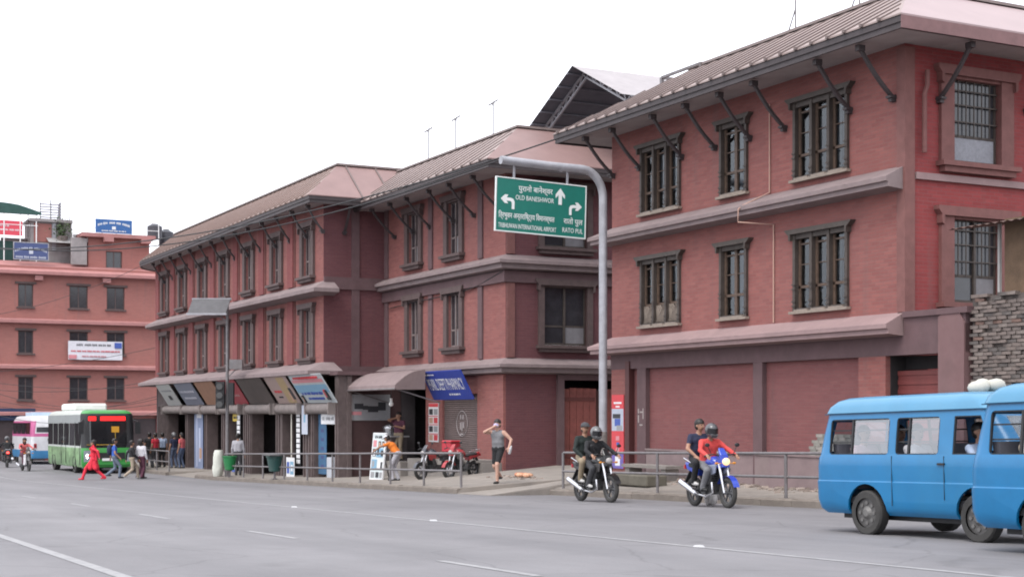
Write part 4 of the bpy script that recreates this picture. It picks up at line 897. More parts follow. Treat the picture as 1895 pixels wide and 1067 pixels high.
# ---- posters and shop of the middle house
flat_sign('poster', 'large grey poster with bird-like pictures on the wall under the awning', 'poster', S(-15.19, -1.07, 1.3), (0, 0, RZ + math.pi / 2), 1.62, .92, ink('poster_grey', (.24, .24, .25)), [(-.72, .46, .12, .86, I_W), (-.4, .5, .35, .2, I_K), (-.15, .45, .2, .15, I_K), (.15, .4, .4, .22, I_K), (.5, .5, .3, .3, I_K), (.05, .72, .3, .25, I_G), (-.5, .25, .4, .12, I_P), (.3, .2, .5, .14, I_G)], .02, I_G)
t = flat_sign('standee', 'white advertising standee with rows of hairstyle pictures by the rail', 'standee', S(-10.9, -2.55, pave_z(-10.9, -2.55)), (R(-6), 0, RZ + .15), .82, 1.55, ink('standee_white', (.5, .55, .56)),
    scribble(-.3, .3, 1.42, .1, I_K, rs) + [(-.25, 1.2, .2, .22, I_P), (.05, 1.18, .16, .2, I_K), (.05, 1.17, .1, .14, I_S), (.28, 1.18, .16, .2, I_K), (.28, 1.17, .1, .14, I_S), (-.25, .9, .2, .25, I_K), (-.25, .88, .12, .18, I_W), (.1, .9, .4, .3, I_C), (.0, .92, .12, .22, I_K), (.25, .88, .14, .2, I_K), (-.2, .5, .32, .34, I_C), (-.25, .52, .14, .2, I_G), (.2, .5, .3, .3, I_W), (.28, .48, .12, .22, I_K), (-.25, .16, .2, .18, I_G), (.05, .16, .18, .18, I_K), (.28, .16, .14, .18, I_G)], .03, I_W)
b = MB(); b.bar((0, .04, 1.3), (0, .55, .0), .04, .04); b.build('prop', RAILM, t)
flat_sign('poster', 'narrow poster of white and red picture rows beside the roller shutter', 'poster', BL(-5.48, -.03, .55), (0, 0, RZ), .82, 1.35, I_W, [(0, 1.28, .8, .12, I_R)] + [(-.2 + .4 * (k % 2), 1.05 - .3 * (k // 2), .32, .2, (I_K, I_G, I_S, I_R)[k % 4]) for k in range(8)] + [(0, .9, .78, .03, I_R), (0, .6, .78, .03, I_R), (0, .28, .78, .03, I_R)], .02)
ps = thing('pharmacy_sign', 'tilted royal blue pharmacy sign with white lettering over the roller shutter', 'shop sign', BL(-2.95, -.45, 2.0), 0); ps.rotation_euler = (R(28), R(0), RZ)
BLUE = mat('sign_royal_blue', (.022, .045, .27), .5, .1, 2)
b = MB(); b.box(-1.55, 1.55, 0, .05, 0, 1.06); b.build('board', BLUE, ps)
text_fit('lettering', 'PEARL DEEPTI PHARMACY', 2.72, .42, I_W, ps, (.0, -.004, .58), .0)
b = MB()
for x, z, w, h, m in scribble(-.1, .8, .2, .075, I_W, rs) + scribble(-1.45, -.6, .94, .05, I_W, rs): b.box(x - w / 2, x + w / 2, -.004, -.0005, z - h / 2, z + h / 2)
b.build('small_print', I_W, ps)
# awning
aw = thing('awning', 'dusty mauve curved shop awning beside the pharmacy sign', 'awning', BL(-5.5, -1.0, 2.4), RZ)
b = MB(); N = 8; pr = [(-1.05 * math.sin(k / N * math.pi / 2) ** 1.0, .62 * math.cos(k / N * math.pi / 2)) for k in range(N + 1)]
pr2 = [(.0, .62)] + [(-.15 - .95 * (k / N), .6 - .5 * (k / N) ** 1.8) for k in range(N + 1)] + [(-1.12, -.06)]
for (y0, z0_), (y1, z1_) in zip(pr2, pr2[1:]): b.quad((-3.0, y0, z0_), (1.5, y0, z0_), (1.5, y1, z1_), (-3.0, y1, z1_))
for x in (-3.0, 1.5): b.poly([(x, y, z) for y, z in pr2] + [(x, 0, -.05)])
b.build('canopy', mat('awning_cloth', (.2, .15, .148), .9, .12, 3, .2, 20, dirt=.4, dirtcol=(.12, .09, .09)), aw)
b = MB()
for x in (-2.9, 1.4): b.bar((x, -1.05, -.03), (x, .6, -.5), .04, .04)
b.tube([(-3, -1.1, -.03), (1.5, -1.1, -.03)], .03, 6); b.build('frame', RAILM, aw)
b = MB(); b.cyl((0, 0, 0), (0, 0, .12), .05, n=8); b.ball((0, 0, -.08), .085); o = b.build('light_bulb', mat('bulb_white', (.7, .7, .68), .3), None, BL(-5.9, -1.45, 1.95)); tag(o, 'white bulb hanging under the awning edge', 'light bulb')
b = MB(); b.cyl((0, 0, .1), (0, 0, .5), .008, n=5); b.build('cord', BLACK, o)
# counter with goods, pots in the open shop
ct = thing('shop_counter', 'low dark counter in the open shop under the awning', 'counter', BL(-8.0, -.55, -.16), RZ); b = MB(); b.box(-.7, .7, -.3, .3, 0, .85); b.build('base', mat('counter_dark', (.06, .05, .05), .6), ct); b = MB(); b.box(-.78, .78, -.36, .36, .85, .9); b.build('counter_top', mat('counter_top', (.25, .24, .24), .5), ct)
b = MB(); b.cyl((0, 0, 0), (0, 0, .25), .24, .27, 14); b.cyl((0, 0, .25), (0, 0, .3), .3, .3, 14); b.ball((0, 0, .3), (.27, .27, .12), z0=0.0); tag(b.build('cooking_pot', CHROME, None, BL(-8.3, -.5, .74), RZ, smooth=40), 'shiny steel pot with a lid on the dark counter', 'pot')
bc = thing('hanging_cloth', 'pale blue cloth hanging behind the man on the phone', 'cloth', BL(-6.6, .6, .9), RZ); b = MB()
for k in range(8): b.quad((-.5 + k * .12, .04 * math.sin(k * 2), 0), (-.38 + k * .12, .04 * math.sin(k * 2 + 2), 0), (-.38 + k * .12, .04 * math.sin(k * 2 + 2), .7), (-.5 + k * .12, .04 * math.sin(k * 2), .7))
b.build('cloth', I_C, bc)
# banner poster on the corner of the rose brick house
flat_sign('poster', 'tall red, white and blue vertical poster on the corner behind the steel pole', 'poster', S(.39, -.06, .05), (0, 0, RZ), .62, 2.0, I_R, [(0, 1.78, .4, .05, I_W), (0, 1.68, .2, .04, I_W), (0, 1.32, .6, .6, ink('poster_sky', (.35, .38, .45))), (-.05, 1.42, .4, .12, I_K), (.0, 1.25, .3, .2, I_B), (.1, 1.1, .3, .14, I_G), (0, .82, .18, .12, I_P), (.02, .66, .15, .1, I_B), (0, .5, .18, .12, I_P), (0, .2, .6, .4, ink('poster_violet', (.13, .1, .32))), (0, .2, .25, .25, I_W)], .02)
b = MB()
for x, z, w, h in ((-.12, .1, .05, .2), (-.12, .35, .05, .12), (.02, .36, .16, .04), (.1, .2, .04, .28), (.0, .02, .14, .04)): b.box(x - w / 2, x + w / 2, -.004, 0, z, z + h)
o = b.build('chalk_mark', mat('grey_chalk', (.3, .26, .25), .9), None, S(1.53, -.034, 1.2), RZ); tag(o, 'small grey stencilled mark on the pilaster near the poster', 'wall mark')
# ================================================================ old brick wall at the right end, with lean-to
OW = thing('old_brick_wall', 'crumbling grey-brown brick wall rising above the blue vans', 'wall', S(13.3, .05, -.4), RZ)
b = MB(); b.box(.0, 4.2, .03, .4, 0, 4.2); b.build('wall_core', mat('mud_mortar', (.1, .084, .077), .95, .3, 4, .5, 30), OW)
obm = [mat('old_brick_%d' % k, c, .95, .3, 7, .5, 50, dirt=.5, dirtcol=(.13, .12, .115)) for k, c in enumerate(((.15, .118, .105), (.125, .1, .09), (.17, .14, .125), (.15, .09, .072), (.1, .086, .08)))]
bms = []
for k in range(10):
    r_ = random.Random(k); j = lambda: r_.uniform(-.008, .008)
    q = [(-.11 + j(), -.05 + j(), 0), (.11 + j(), -.05 + j(), 0), (.11, .1, 0), (-.11, .1, 0), (-.11 + j(), -.05 + j(), .062 + j()), (.11 + j(), -.05 + j(), .062 + j()), (.11, .1, .062), (-.11, .1, .062)]
    bms.append(MB().hull8(q).mesh('brick', obm[r_.choice((0, 0, 1, 1, 2, 2, 3, 4, 0, 1))]))
stf = MB(); cnt = 0
for row in range(57):
    z = row * .0745
    for c in range(19):
        x = .12 + c * .235 + (.117 if row % 2 else 0)
        if z > 4.08 - .12 * (c % 3 == 0) and rnd.random() < .5: continue
        if rnd.random() < .05: continue
        if row >= 30 and x < 2.35:
            o = link('brick', bms[rnd.randrange(10)], OW, (x + rnd.uniform(-.01, .01), rnd.uniform(-.03, .02), z), rnd.uniform(-.05, .05)); cnt += 1
        else: stf.box(x - .11, x + .11, -.04 + rnd.uniform(-.02, .02), .1, z, z + .06)
o = stf.build('brick_courses', obm[0], OW); o['kind'] = 'stuff'
# lean-to on the old wall
LT = thing('lean_to', 'rusty corrugated tin lean-to with a brown mud panel above the old brick wall', 'shelter', S(13.4, .3, 3.75), RZ)
b = MB(); n = 40
for k in range(n):
    xa, xb = -.35 + k * .1, -.35 + (k + 1) * .1; f = lambda k_: .02 if k_ % 2 else -.01
    b.quad((xa, -.6, 1.36 + f(k)), (xb, -.6, 1.36 + f(k + 1)), (xb, 1.4, 1.62 + f(k + 1)), (xa, 1.4, 1.62 + f(k)))
b.build('tin_roof', mat('rusty_tin', (.1, .06, .05), .7, .35, 3, metal=.2, dirt=.5, dirtcol=(.16, .12, .11)), LT)
b = MB(); b.box(.55, 4.0, -.05, .05, .05, 1.5); b.build('mud_panel', mat('mud_panel', (.12, .078, .05), .95, .25, 3, .4, 20), LT)
b = MB(); b.box(.42, .47, -.1, -.04, 0, 1.45); b.build('post', mat('grey_post', (.3, .29, .28), .7), LT)
b = MB(); b.quad((1.0, .2, 1.95), (3, .2, 1.95), (3, 1.0, 2.3), (1.0, 1.0, 2.3)); b.quad((1.0, .2, 1.95), (3, .2, 1.95), (3, .2, 1.8), (1.0, .2, 1.8)); tag(b.build('red_awning', mat('red_cloth', (.35, .07, .06), .8), None, S(13.6, .9, 3.6), RZ), 'small red cloth awning on the side wall above the tin lean-to', 'awning')
b = MB(); b.cyl((0, 0, 0), (0, 0, .3), .2, .25, 12); b.cyl((0, 0, .3), (0, 0, .36), .27, .27, 12); tag(b.build('clay_pot', mat('terracotta', (.4, .12, .05), .8), None, S(14.55, .95, 5.72), RZ, smooth=40), 'orange clay pot on the tin lean-to roof', 'pot')
# stacked grey bricks behind the rail near the rear van
st_ = thing('brick_stack', 'stack of loose grey bricks against the wall behind the guard rail', 'brick stack', S(8.9, -.13, .62), RZ)
gb = [MB().box(-.11, .11, -.055, .055, 0, .066).mesh('brick', mat('grey_brick_%d' % k, c, .9, .2, 6, .3, 40)) for k, c in enumerate(((.2, .19, .17), (.16, .155, .14), (.24, .22, .2)))]
for row in range(7):
    n = 7 if row < 2 else 7 - (row - 1) // 2
    for c in range(n):
        for yy in (-.06, .06):
            link('brick', gb[rnd.randrange(3)], st_, (.66 + (7 - n) * .12 - .72 + c * .235 + (.05 if row % 2 else 0), yy + rnd.uniform(-.01, .01), row * .068), rnd.uniform(-.06, .06))
# rubble along the wall foot
rub = MB(); r_ = random.Random(11)
for k in range(230):
    x = r_.uniform(1.2, 14); y = -.1 - abs(r_.gauss(0, .45)); z = pave_z(x, y); p = S(x, y); s = r_.uniform(.02, .09)
    rub.hull8([(p.x + s * a * r_.uniform(.6, 1.2), p.y + s * c * r_.uniform(.6, 1.2), z - .01 + h * s * r_.uniform(.5, 1)) for h in (0, 1) for a, c in ((-1, -1), (1, -1), (1, 1), (-1, 1))])
for k in range(60):
    x = r_.uniform(-4.6, -2.0); y = -.9 - abs(r_.gauss(0, .35)); z = pave_z(x, y); p = S(x, y); s = r_.uniform(.015, .06)
    rub.hull8([(p.x + s * a * r_.uniform(.6, 1.2), p.y + s * c * r_.uniform(.6, 1.2), z - .01 + h * s * r_.uniform(.5, 1)) for h in (0, 1) for a, c in ((-1, -1), (1, -1), (1, 1), (-1, 1))])
o = rub.build('rubble', mat('rubble', (.28, .23, .2), .95, .3, 5)); tag(o, 'scattered rubble and stones at the foot of the brick wall', 'rubble'); o['kind'] = 'stuff'
b = MB(); b.box(-.8, .8, -.3, .3, 0, .28); tag(b.build('concrete_block', mat('mossy_block', (.11, .1, .08), .95, .2, 4, .4, 30), None, S(3.6, -1.4, pave_z(3.6, -1.4)), RZ, bevel=.03), 'dark mossy concrete block lying behind the black motorcycle', 'concrete block')
b = MB(); b.box(-1.2, .9, -.25, .25, .3, .38); b.box(-1.1, -.9, -.2, .2, 0, .3); b.box(.6, .8, -.2, .2, 0, .3); tag(b.build('stone_bench', CONC, None, S(2.9, -.5, pave_z(2.9, -.5)), RZ), 'low stone slab bench at the foot of the rose brick wall', 'bench')
for k, (x, y, c) in enumerate(((-3.6, -.95, (.45, .18, .1)), (-3.15, -1.0, (.5, .28, .18)))):
    b = MB(); r_ = random.Random(k)
    for j in range(5): b.ball((r_.uniform(-.25, .25), r_.uniform(-.12, .12), .06), (.16, .1, .07), 8, 5)
    tag(b.build('litter_heap', mat('litter_%d' % k, c, .8, .3, 8), None, S(x, y, pave_z(x, y)), RZ), ('crumpled orange cloth lying below the step', 'crumpled pale orange plastic beside the orange cloth')[k], 'litter')
# ================================================================ roof-top things
def antenna(label, base, h, arm=.35):
    t = thing('antenna', label, 'antenna', base, RZ, 'roof antennas'); b = MB(); b.cyl((0, 0, -.15), (0, 0, h), .025, n=6); b.build('mast', RAILM, t)
    b = MB(); b.bar((-arm, 0, h - .05), (arm, 0, h + .02), .03, .03); b.build('boom', RAILM, t)
    b = MB()
    for x in (-arm, -arm * .3, arm * .5): b.bar((x, -.22, h), (x, .22, h), .015, .015)
    b.build('element', RAILM, t); return t
for px, lab in ((792, 'thin antenna on the middle roof nearest the valley'), (843, 'thin antenna halfway along the middle roof ridge'), (912, 'tall thin antenna at the hip of the middle roof')):
    yb = .95; r = (px - 947) / 2700; o_ = BL(0, yb, 0); tt = (r * o_.y - o_.x) / (.4606 + r * .8876)
    antenna(lab, BL(tt, yb, 10.85), 1.15)
for x, lab in ((5.95, 'tall bare mast with a stay on the big roof ridge'), (8.27, 'bare mast near the hip of the big roof')):
    t = thing('antenna', lab, 'antenna', S(x, 1.6, 10.85), RZ, 'roof antennas'); b = MB(); b.cyl((0, 0, -.15), (0, 0, 2.2), .022, n=6); b.build('mast', RAILM, t); b = MB(); b.bar((-.3, 0, 0), (0, 0, .55), .025, .025); b.build('stay', RAILM, t)
# truss shed behind the middle roof
SH = thing('roof_shed', 'open corrugated metal shed on trusses behind the two roofs', 'shed', P3(1058, 764, 47), RZ); SH.location.z = 9.0
zt = 12.73 - 9
b = MB(); hw = 3.05; sl = 1.5; dp = 4.2
b.quad((0, 0, zt), (-hw, 0, zt - sl), (-hw, dp, zt - sl), (0, dp, zt)); b.build('roof_sheet', mat('shed_sheet_shaded', (.10, .105, .125), .7, .15, 2), SH)  # slope seen from below: its shade is put into the dark sheet colour
b = MB(); b.quad((0, 0, zt), (hw, 0, zt - sl), (hw, dp, zt - sl), (0, dp, zt)); b.build('roof_sheet', mat('shed_sheet_lit', (.29, .265, .27), .6, .1, 2), SH)  # same sheet painted paler for the daylight on its top side
for yy in (.55, 3.6):
    b = MB()
    for s in (-1, 1):
        b.bar((0, yy, zt - .32), (s * hw * .96, yy, zt - sl - .28), .06, .06); b.bar((0, yy, zt - .06), (s * hw * .98, yy, zt - sl - .03), .06, .06)
        for k in range(6):
            t0 = k / 6; t1 = (k + .5) / 6; b.bar((s * hw * .96 * t0, yy, zt - .32 - (sl - .04) * t0), (s * hw * .97 * t1, yy, zt - .06 - (sl - .03) * t1), .035, .035); b.bar((s * hw * .97 * t1, yy, zt - .06 - (sl - .03) * t1), (s * hw * .96 * (k + 1) / 6, yy, zt - .32 - (sl - .04) * (k + 1) / 6), .035, .035)
    b.build('truss', STEEL, SH)
for x, yy in ((-hw * .93, .55), (hw * .93, .55), (-hw * .93, 3.6), (hw * .93, 3.6)):
    b = MB(); b.cyl((x, yy, -.6), (x, yy, zt - sl - .2), .06, n=8); b.build('post', STEEL, SH)
for k in range(5):
    t_ = .1 + k * .2; b = MB(); b.box(-hw * t_ - .03, -hw * t_ + .03, 0, dp, zt - sl * t_ - .07, zt - sl * t_ - .015); b.build('purlin', mat('purlin', (.12, .12, .14), .6), SH)
# frame on the big roof
FR = thing('roof_frame', 'small grey steel frame standing on the big roof', 'frame', S(.2, 1.5, 10.1), RZ)
b = MB()
for x in (0, 1.9):
    for y in (0, .8): b.bar((x, y, 0), (x, y, .78), .09, .09)
for y in (0, .8): b.bar((0, y, .78), (1.9, y, .78), .07, .07)
for x in (0, 1.9): b.bar((x, 0, .78), (x, .8, .78), .07, .07)
b.build('frame_bars', RAILM, FR)
# D roof-top things
def at_D(px, y, z): return DL(DX(px), y, z)
def dboard(label, px0, px1, z0, z1, y, bg, marks, border=None):
    w = DX(px1) - DX(px0); return flat_sign('roof_board', label, 'signboard', at_D((px0 + px1) / 2, y, z0), (0, 0, RZD), w, z1 - z0, bg, marks, .05, border)
def arcline(w, z, h, m, r):
    return [(x, z + .18 * (1 - (2 * x / w) ** 2), mw, mh, m) for x, _, mw, mh, m in scribble(-w / 2, w / 2, z, h, m, r)]
dboard('blue board with an arched white line of writing on the roof edge', 180, 248, 13.35, 14.25, .6, ink('board_blue', (.03, .1, .27)), arcline(2.1, .5, .16, I_W, rs) + [(0, .34, .24, .2, I_W)] + scribble(-.8, .8, .14, .09, I_W, rs))
dboard('dark blue school-like board with arched white writing on the lower terrace', 27, 92, 11.35, 12.45, .5, ink('board_navy', (.05, .07, .17)), arcline(2.0, .55, .18, ink('board_pale', (.4, .43, .5)), rs) + [(0, .5, .25, .25, MATS['print_board_pale'])] + scribble(-.95, .95, .16, .15, MATS['print_board_pale'], rs), STEEL)
dboard('bright pink-red board with small white writing on the terrace', -20, 50, 13.0, 13.95, 1.8, ink('board_red', (.55, .06, .09)), scribble(-.3, 1.1, .35, .12, I_W, rs) + scribble(-.3, .3, .6, .1, I_W, rs) + [(-.62, .45, .22, .3, I_W)])
bw = DX(225) - DX(125)
flat_sign('banner', 'white cloth banner with red and dark lines of writing on the orange block', 'banner', at_D(175, -.2, 5.0), (0, 0, RZD), bw, 1.2, ink('banner_white', (.55, .54, .58)), scribble(-bw * .35, bw * .3, .95, .16, I_K, rs) + scribble(-bw * .45, bw * .45, .55, .1, I_R, rs) + scribble(-bw * .25, bw * .2, .22, .09, I_P, rs) + [(-bw * .42, .18, .5, .25, I_P), (bw * .42, .95, .45, .36, I_B)], .02)
flat_sign('shop_board', 'dark blue shop board with lit white lettering beside the pink bus', 'shop sign', at_D(30, -.25, 1.1), (0, 0, RZD), DX(62) - DX(-6), .75, ink('shop_navy', (.015, .03, .08)), scribble(-.75, .75, .42, .26, ink('lit_white', (.5, .52, .68)), rs), .08)
GT = thing('green_canopy', 'dark green curved canopy with white railings on the roof terrace', 'canopy', at_D(18, 2.6, 11.3), RZD)
b = MB()
for k in range(10):
    a0, a1 = k / 10, (k + 1) / 10; f = lambda t: (lerp(-2.5, 2.2, t), 3.6 + .45 * math.sin(math.pi * (t * .75 + .2)) - .5 * max(0, t - .7))
    (xa, za), (xb, zb) = f(a0), f(a1); b.quad((xa, -.9, za - .25), (xb, -.9, zb - .25), (xb, 1.5, zb + .1), (xa, 1.5, za + .1)); b.quad((xa, -.9, za - .25), (xb, -.9, zb - .25), (xb, -.9, 3.1), (xa, -.9, 3.1))
b.build('canopy', mat('canopy_green', (.03, .075, .065), .8, .15, 3), GT)
for x in (-2.3, -1.2, -.1, .9, 1.9): b = MB(); b.cyl((x, -.8, 0), (x, -.8, 3.3), .04, n=6); b.build('post', WHITE, GT)
b = MB()
for z in (2.4, 2.8, 3.1): b.bar((-2.4, -.8, z), (2.0, -.8, z), .04, .04)
b.build('railing', WHITE, GT)
RH = thing('roof_house', 'unfinished concrete and brick stair house on the orange block roof', 'roof house', at_D(108, 2.0, 11.0), RZD)
b = MB(); b.box(-1.4, 1.2, 0, 2.5, 0, 3.0); b.build('wall', mat('bare_concrete', (.24, .22, .22), .9, .2, 1.5, .3, 20, dirt=.5, dirtcol=(.13, .12, .12)), RH)
b = MB(); b.box(-1.2, -.1, -.04, 0, 1.7, 2.9); b.build('brick_infill', BR_D, RH)
b = MB(); b.box(-.05, .18, -.06, 0, 1.2, 3.2); b.build('drain', STEEL, RH)
b = MB(); b.box(-1.5, 1.25, -.25, 2.6, 3.0, 3.2); b.build('slab', mat('bare_concrete', (.24, .22, .22)), RH)
WT = thing('water_tank_stand', 'slatted metal water tank frame on top of the stair house', 'tank stand', at_D(106, 2.3, 14.2), RZD)
for k in range(6): b = MB(); b.box(-.7, .55, 0, .06, .12 + k * .17, .2 + k * .17); b.box(.6, .66, .1, 1.0, .1 + k * .19, .24 + k * .19); b.build('slat', mat('slat_grey', (.22, .21, .25), .6), WT)
b = MB(); b.box(.53, .6, .0, .06, 0, 1.2); b.box(-.72, -.66, .0, .06, 0, 1.15); b.box(-.05, .02, .0, .06, 0, 1.3); b.build('post', RAILM, WT)
for px, y, z, h, lab in ((298, 1.8, 13.3, 1.0, 'dark water tank behind the blue roof board'), (325, 2.6, 13.0, 1.05, 'second dark water tank beyond the long house roof')):
    t = thing('water_tank', lab, 'water tank', at_D(px, y, z), RZD, 'roof water tanks'); b = MB(); b.cyl((0, 0, 0), (0, 0, h * .8), .5, n=16); b.cyl((0, 0, h * .8), (0, 0, h * .95), .5, .25, 16); b.build('drum', mat('tank_black', (.05, .05, .06), .5), t, smooth=40); b = MB(); b.cyl((0, 0, h * .95), (0, 0, h), .22, n=12); b.build('cap', BLACK, t)
b = MB(); b.quad((0, 0, 0), (3.0, 0, 0), (3.0, 2.2, .9), (0, 2.2, .9)); b.box(.1, .25, 1.9, 2.1, -1.6, .75); tag(b.build('tin_lean_to', mat('grey_tin', (.26, .25, .25), .6, .2, 2), None, at_D(95, 1.0, 12.6), RZD), 'grey tin sheet roof sloping beside the stair house', 'shelter')
RT = thing('roof_railing', 'thin white railing round the upper terrace of the orange block', 'railing', at_D(140, 1.0, 13.3), RZD); b = MB()
Lr = DX(300) - DX(140)
for k in range(7): b = MB(); b.cyl((k * Lr / 6, 0, -.6), (k * Lr / 6, 0, .95), .03, n=6); b.build('post', WHITE, RT)
for z in (.4, .9): b = MB(); b.bar((0, 0, z), (Lr, 0, z), .035, .035); b.build('rail', WHITE, RT)
for px, y, z0, w, h, dpt, m, lab in ((150, .7, 11.2, 1.0, 1.75, .25, 'bare_concrete', 'bare concrete parapet piece beside the upper storey'), (70, 3.2, 11.0, 3.6, 2.0, .3, 'bare_concrete', 'long grey terrace wall behind the navy board'), (10, 2.4, 11.0, 1.6, 1.7, .3, 'canopy_green', 'dark green tarpaulin screen at the end of the terrace')):
    o = MB().box(-w / 2, w / 2, 0, dpt, 0, h).build('terrace_wall', MATS[m], None, at_D(px, y, z0), RZD, bevel=.02); tag(o, lab, 'wall')
pl_ = thing('roof_plant', 'dark bushy plant in a tub beside the stair house', 'plant', at_D(124, 1.7, 12.6), RZD); b = MB(); b.cyl((0, 0, 0), (0, 0, .5), .3, .36, 12); b.build('tub', mat('grey_tub', (.15, .12, .11), .8), pl_)
b = MB(); r_ = random.Random(2)
for k in range(260):
    c = Vector((r_.gauss(0, .3), r_.gauss(0, .3), .9 + r_.gauss(0, .32))); u = Vector((r_.uniform(-1, 1), r_.uniform(-1, 1), r_.uniform(-1, 1))).normalized() * .1; v = u.cross(Vector((r_.uniform(-1, 1), r_.uniform(-1, 1), 1))).normalized() * .05
    b.quad(c - u, c + v, c + u, c - v)
b.build('leaves', mat('leaf_dark', (.05, .08, .03), .7, .3, 4), pl_)
for px, h, lab in ((140, 1.5, 'thin white pole beside the stair house'), (62, 1.7, 'thin pole behind the red roof board')):
    b = MB(); b.cyl((0, 0, 0), (0, 0, h), .03, n=6); tag(b.build('roof_pole', RAILM, None, at_D(px, 2.2, 13.0), RZD), lab, 'pole')
# ================================================================ cables
def cable(label, p0, p1, sag, r=.016, group=None):
    p0, p1 = Vector(p0), Vector(p1); b = MB(); n = 26; mid = p0
    pts = [p0.lerp(p1, k / n) - Vector((0, 0, sag * 4 * (k / n) * (1 - k / n))) - p0 for k in range(n + 1)]
    b.tube(pts, r, 6); return tag(b.build('cable', mat('cable_black', (.03, .03, .032), .6), None, p0, smooth=70), label, 'cable', group)
cable('upper black overhead cable running to the big roof eave', P3(-140, 452, 66), P3(1062, 246, 41.0), 1.3, .022)
cable('lower black overhead cable running to the big roof eave', P3(-140, 437, 66), P3(925, 296, 43.2), 1.5, .022)
for k in range(7):
    y0, y1 = (690, 700, 715, 728, 740, 752, 706)[k], (640, 712, 700, 745, 730, 760, 735)[k]
    cable('thin sagging black cable strung before the orange block', P3(-60, y0, 84), P3(300, y1, 80), .25 + .12 * k, .014, 'cables in front of the orange block')
cable('thin cable slanting up across the orange block towards the long house', P3(-60, 590, 84), P3(285, 480, 78), .5, .012)
# ================================================================ vehicles
def rot_on_road(o, rz, Y=None):
    hx, hy = math.cos(rz), math.sin(rz); sl = -.0283 if (Y or o.location.y) < 60 else -.008
    o.rotation_euler = (0, -math.atan(sl * hy), rz)
def evalmesh(o):
    dg = bpy.context.evaluated_depsgraph_get(); dg.update(); return bpy.data.meshes.new_from_object(o.evaluated_get(dg))
def ring(hw, xr, xf, z, rad, n=6, crown=0):
    pts = []; rad = min(rad, hw * .95)
    for cx, cy, a0 in ((xf - rad, hw - rad, 0), (xr + rad, hw - rad, 90), (xr + rad, -hw + rad, 180), (xf - rad, -hw + rad, 270)):
        for k in range(n + 1):
            a = R(a0 + 90 * k / n); pts.append((cx + rad * math.cos(a), cy + rad * math.sin(a), z))
    return pts
def loft(levels, n=6):
    b = MB(); rings = [ring(hw, xr, xf, z, rad, n) for z, hw, xr, xf, rad in levels]; m = len(rings[0])
    for r in rings: b.v += r
    for k in range(len(rings) - 1):
        for j in range(m): b.f.append((k * m + j, k * m + (j + 1) % m, (k + 1) * m + (j + 1) % m, (k + 1) * m + j)); b.m.append(0)
    b.f.append(tuple(range(m))[::-1]); b.m.append(0); b.f.append(tuple((len(rings) - 1) * m + j for j in range(m))); b.m.append(0)
    return b
def rrect(x0, x1, z0, z1, r=.06, sk=0.0):
    out = []
    for cx, cz, a0 in ((x1 - r, z1 - r, 0), (x0 + r, z1 - r, 90), (x0 + r, z0 + r, 180), (x1 - r, z0 + r, 270)):
        for k in range(4): a = R(a0 + 30 * k); zz = cz + r * math.sin(a); out.append((cx + r * math.cos(a) + sk * (zz - z0), zz))
    return out
def cut(obj, cutters):
    for c in cutters:
        md = obj.modifiers.new('b', 'BOOLEAN'); md.object = c; md.operation = 'DIFFERENCE'; md.solver = 'EXACT'
    me = evalmesh(obj); obj.modifiers.clear(); obj.data = me
    for c in cutters: bpy.data.objects.remove(c)
def wheel(parent, x, y, r, w, name='wheel'):
    s = 1 if y > 0 else -1
    b = MB(); pr = [(r * .66, -w / 2), (r * .93, -w / 2), (r, -w * .36), (r, w * .36), (r * .93, w / 2), (r * .66, w / 2)]; n = 24
    for (r0, a), (r1, c) in zip(pr, pr[1:]): b.cyl((0, a, 0), (0, c + 1e-5, 0), r0, r1, n, caps=False)
    o = b.build(name, RUBBER, parent, (x, y, r), smooth=40)
    b = MB(); yo = s * w * .32; b.cyl((0, -yo, 0), (0, yo, 0), r * .67, r * .67, n); b.build('rim', mat('steel_rim', (.1, .097, .095), .5, .2, 6, metal=.5, dirt=.5, dirtcol=(.1, .09, .085)), o, smooth=40)
    b = MB(); b.cyl((0, yo, 0), (0, s * w * .5, 0), r * .3, r * .16, 14)
    for k in range(8): a = k * math.pi / 4; b.cyl((r * .45 * math.cos(a), yo, r * .45 * math.sin(a)), (r * .45 * math.cos(a), yo + s * .012, r * .45 * math.sin(a)), r * .09, n=8)
    b.build('hub', mat('hub_metal', (.14, .135, .13), .5, .2, 6, metal=.4), o)
    return o
VBLUE = mat('van_blue_paint', (.004, .135, .31), .34, .1, 2, spec=.45, coat=.2, dirt=.35, dirtcol=(.03, .15, .24))
VROOF = mat('van_roof_blue', (.055, .2, .33), .38, .06, 2, coat=.25, dirt=.2, dirtcol=(.14, .24, .3))
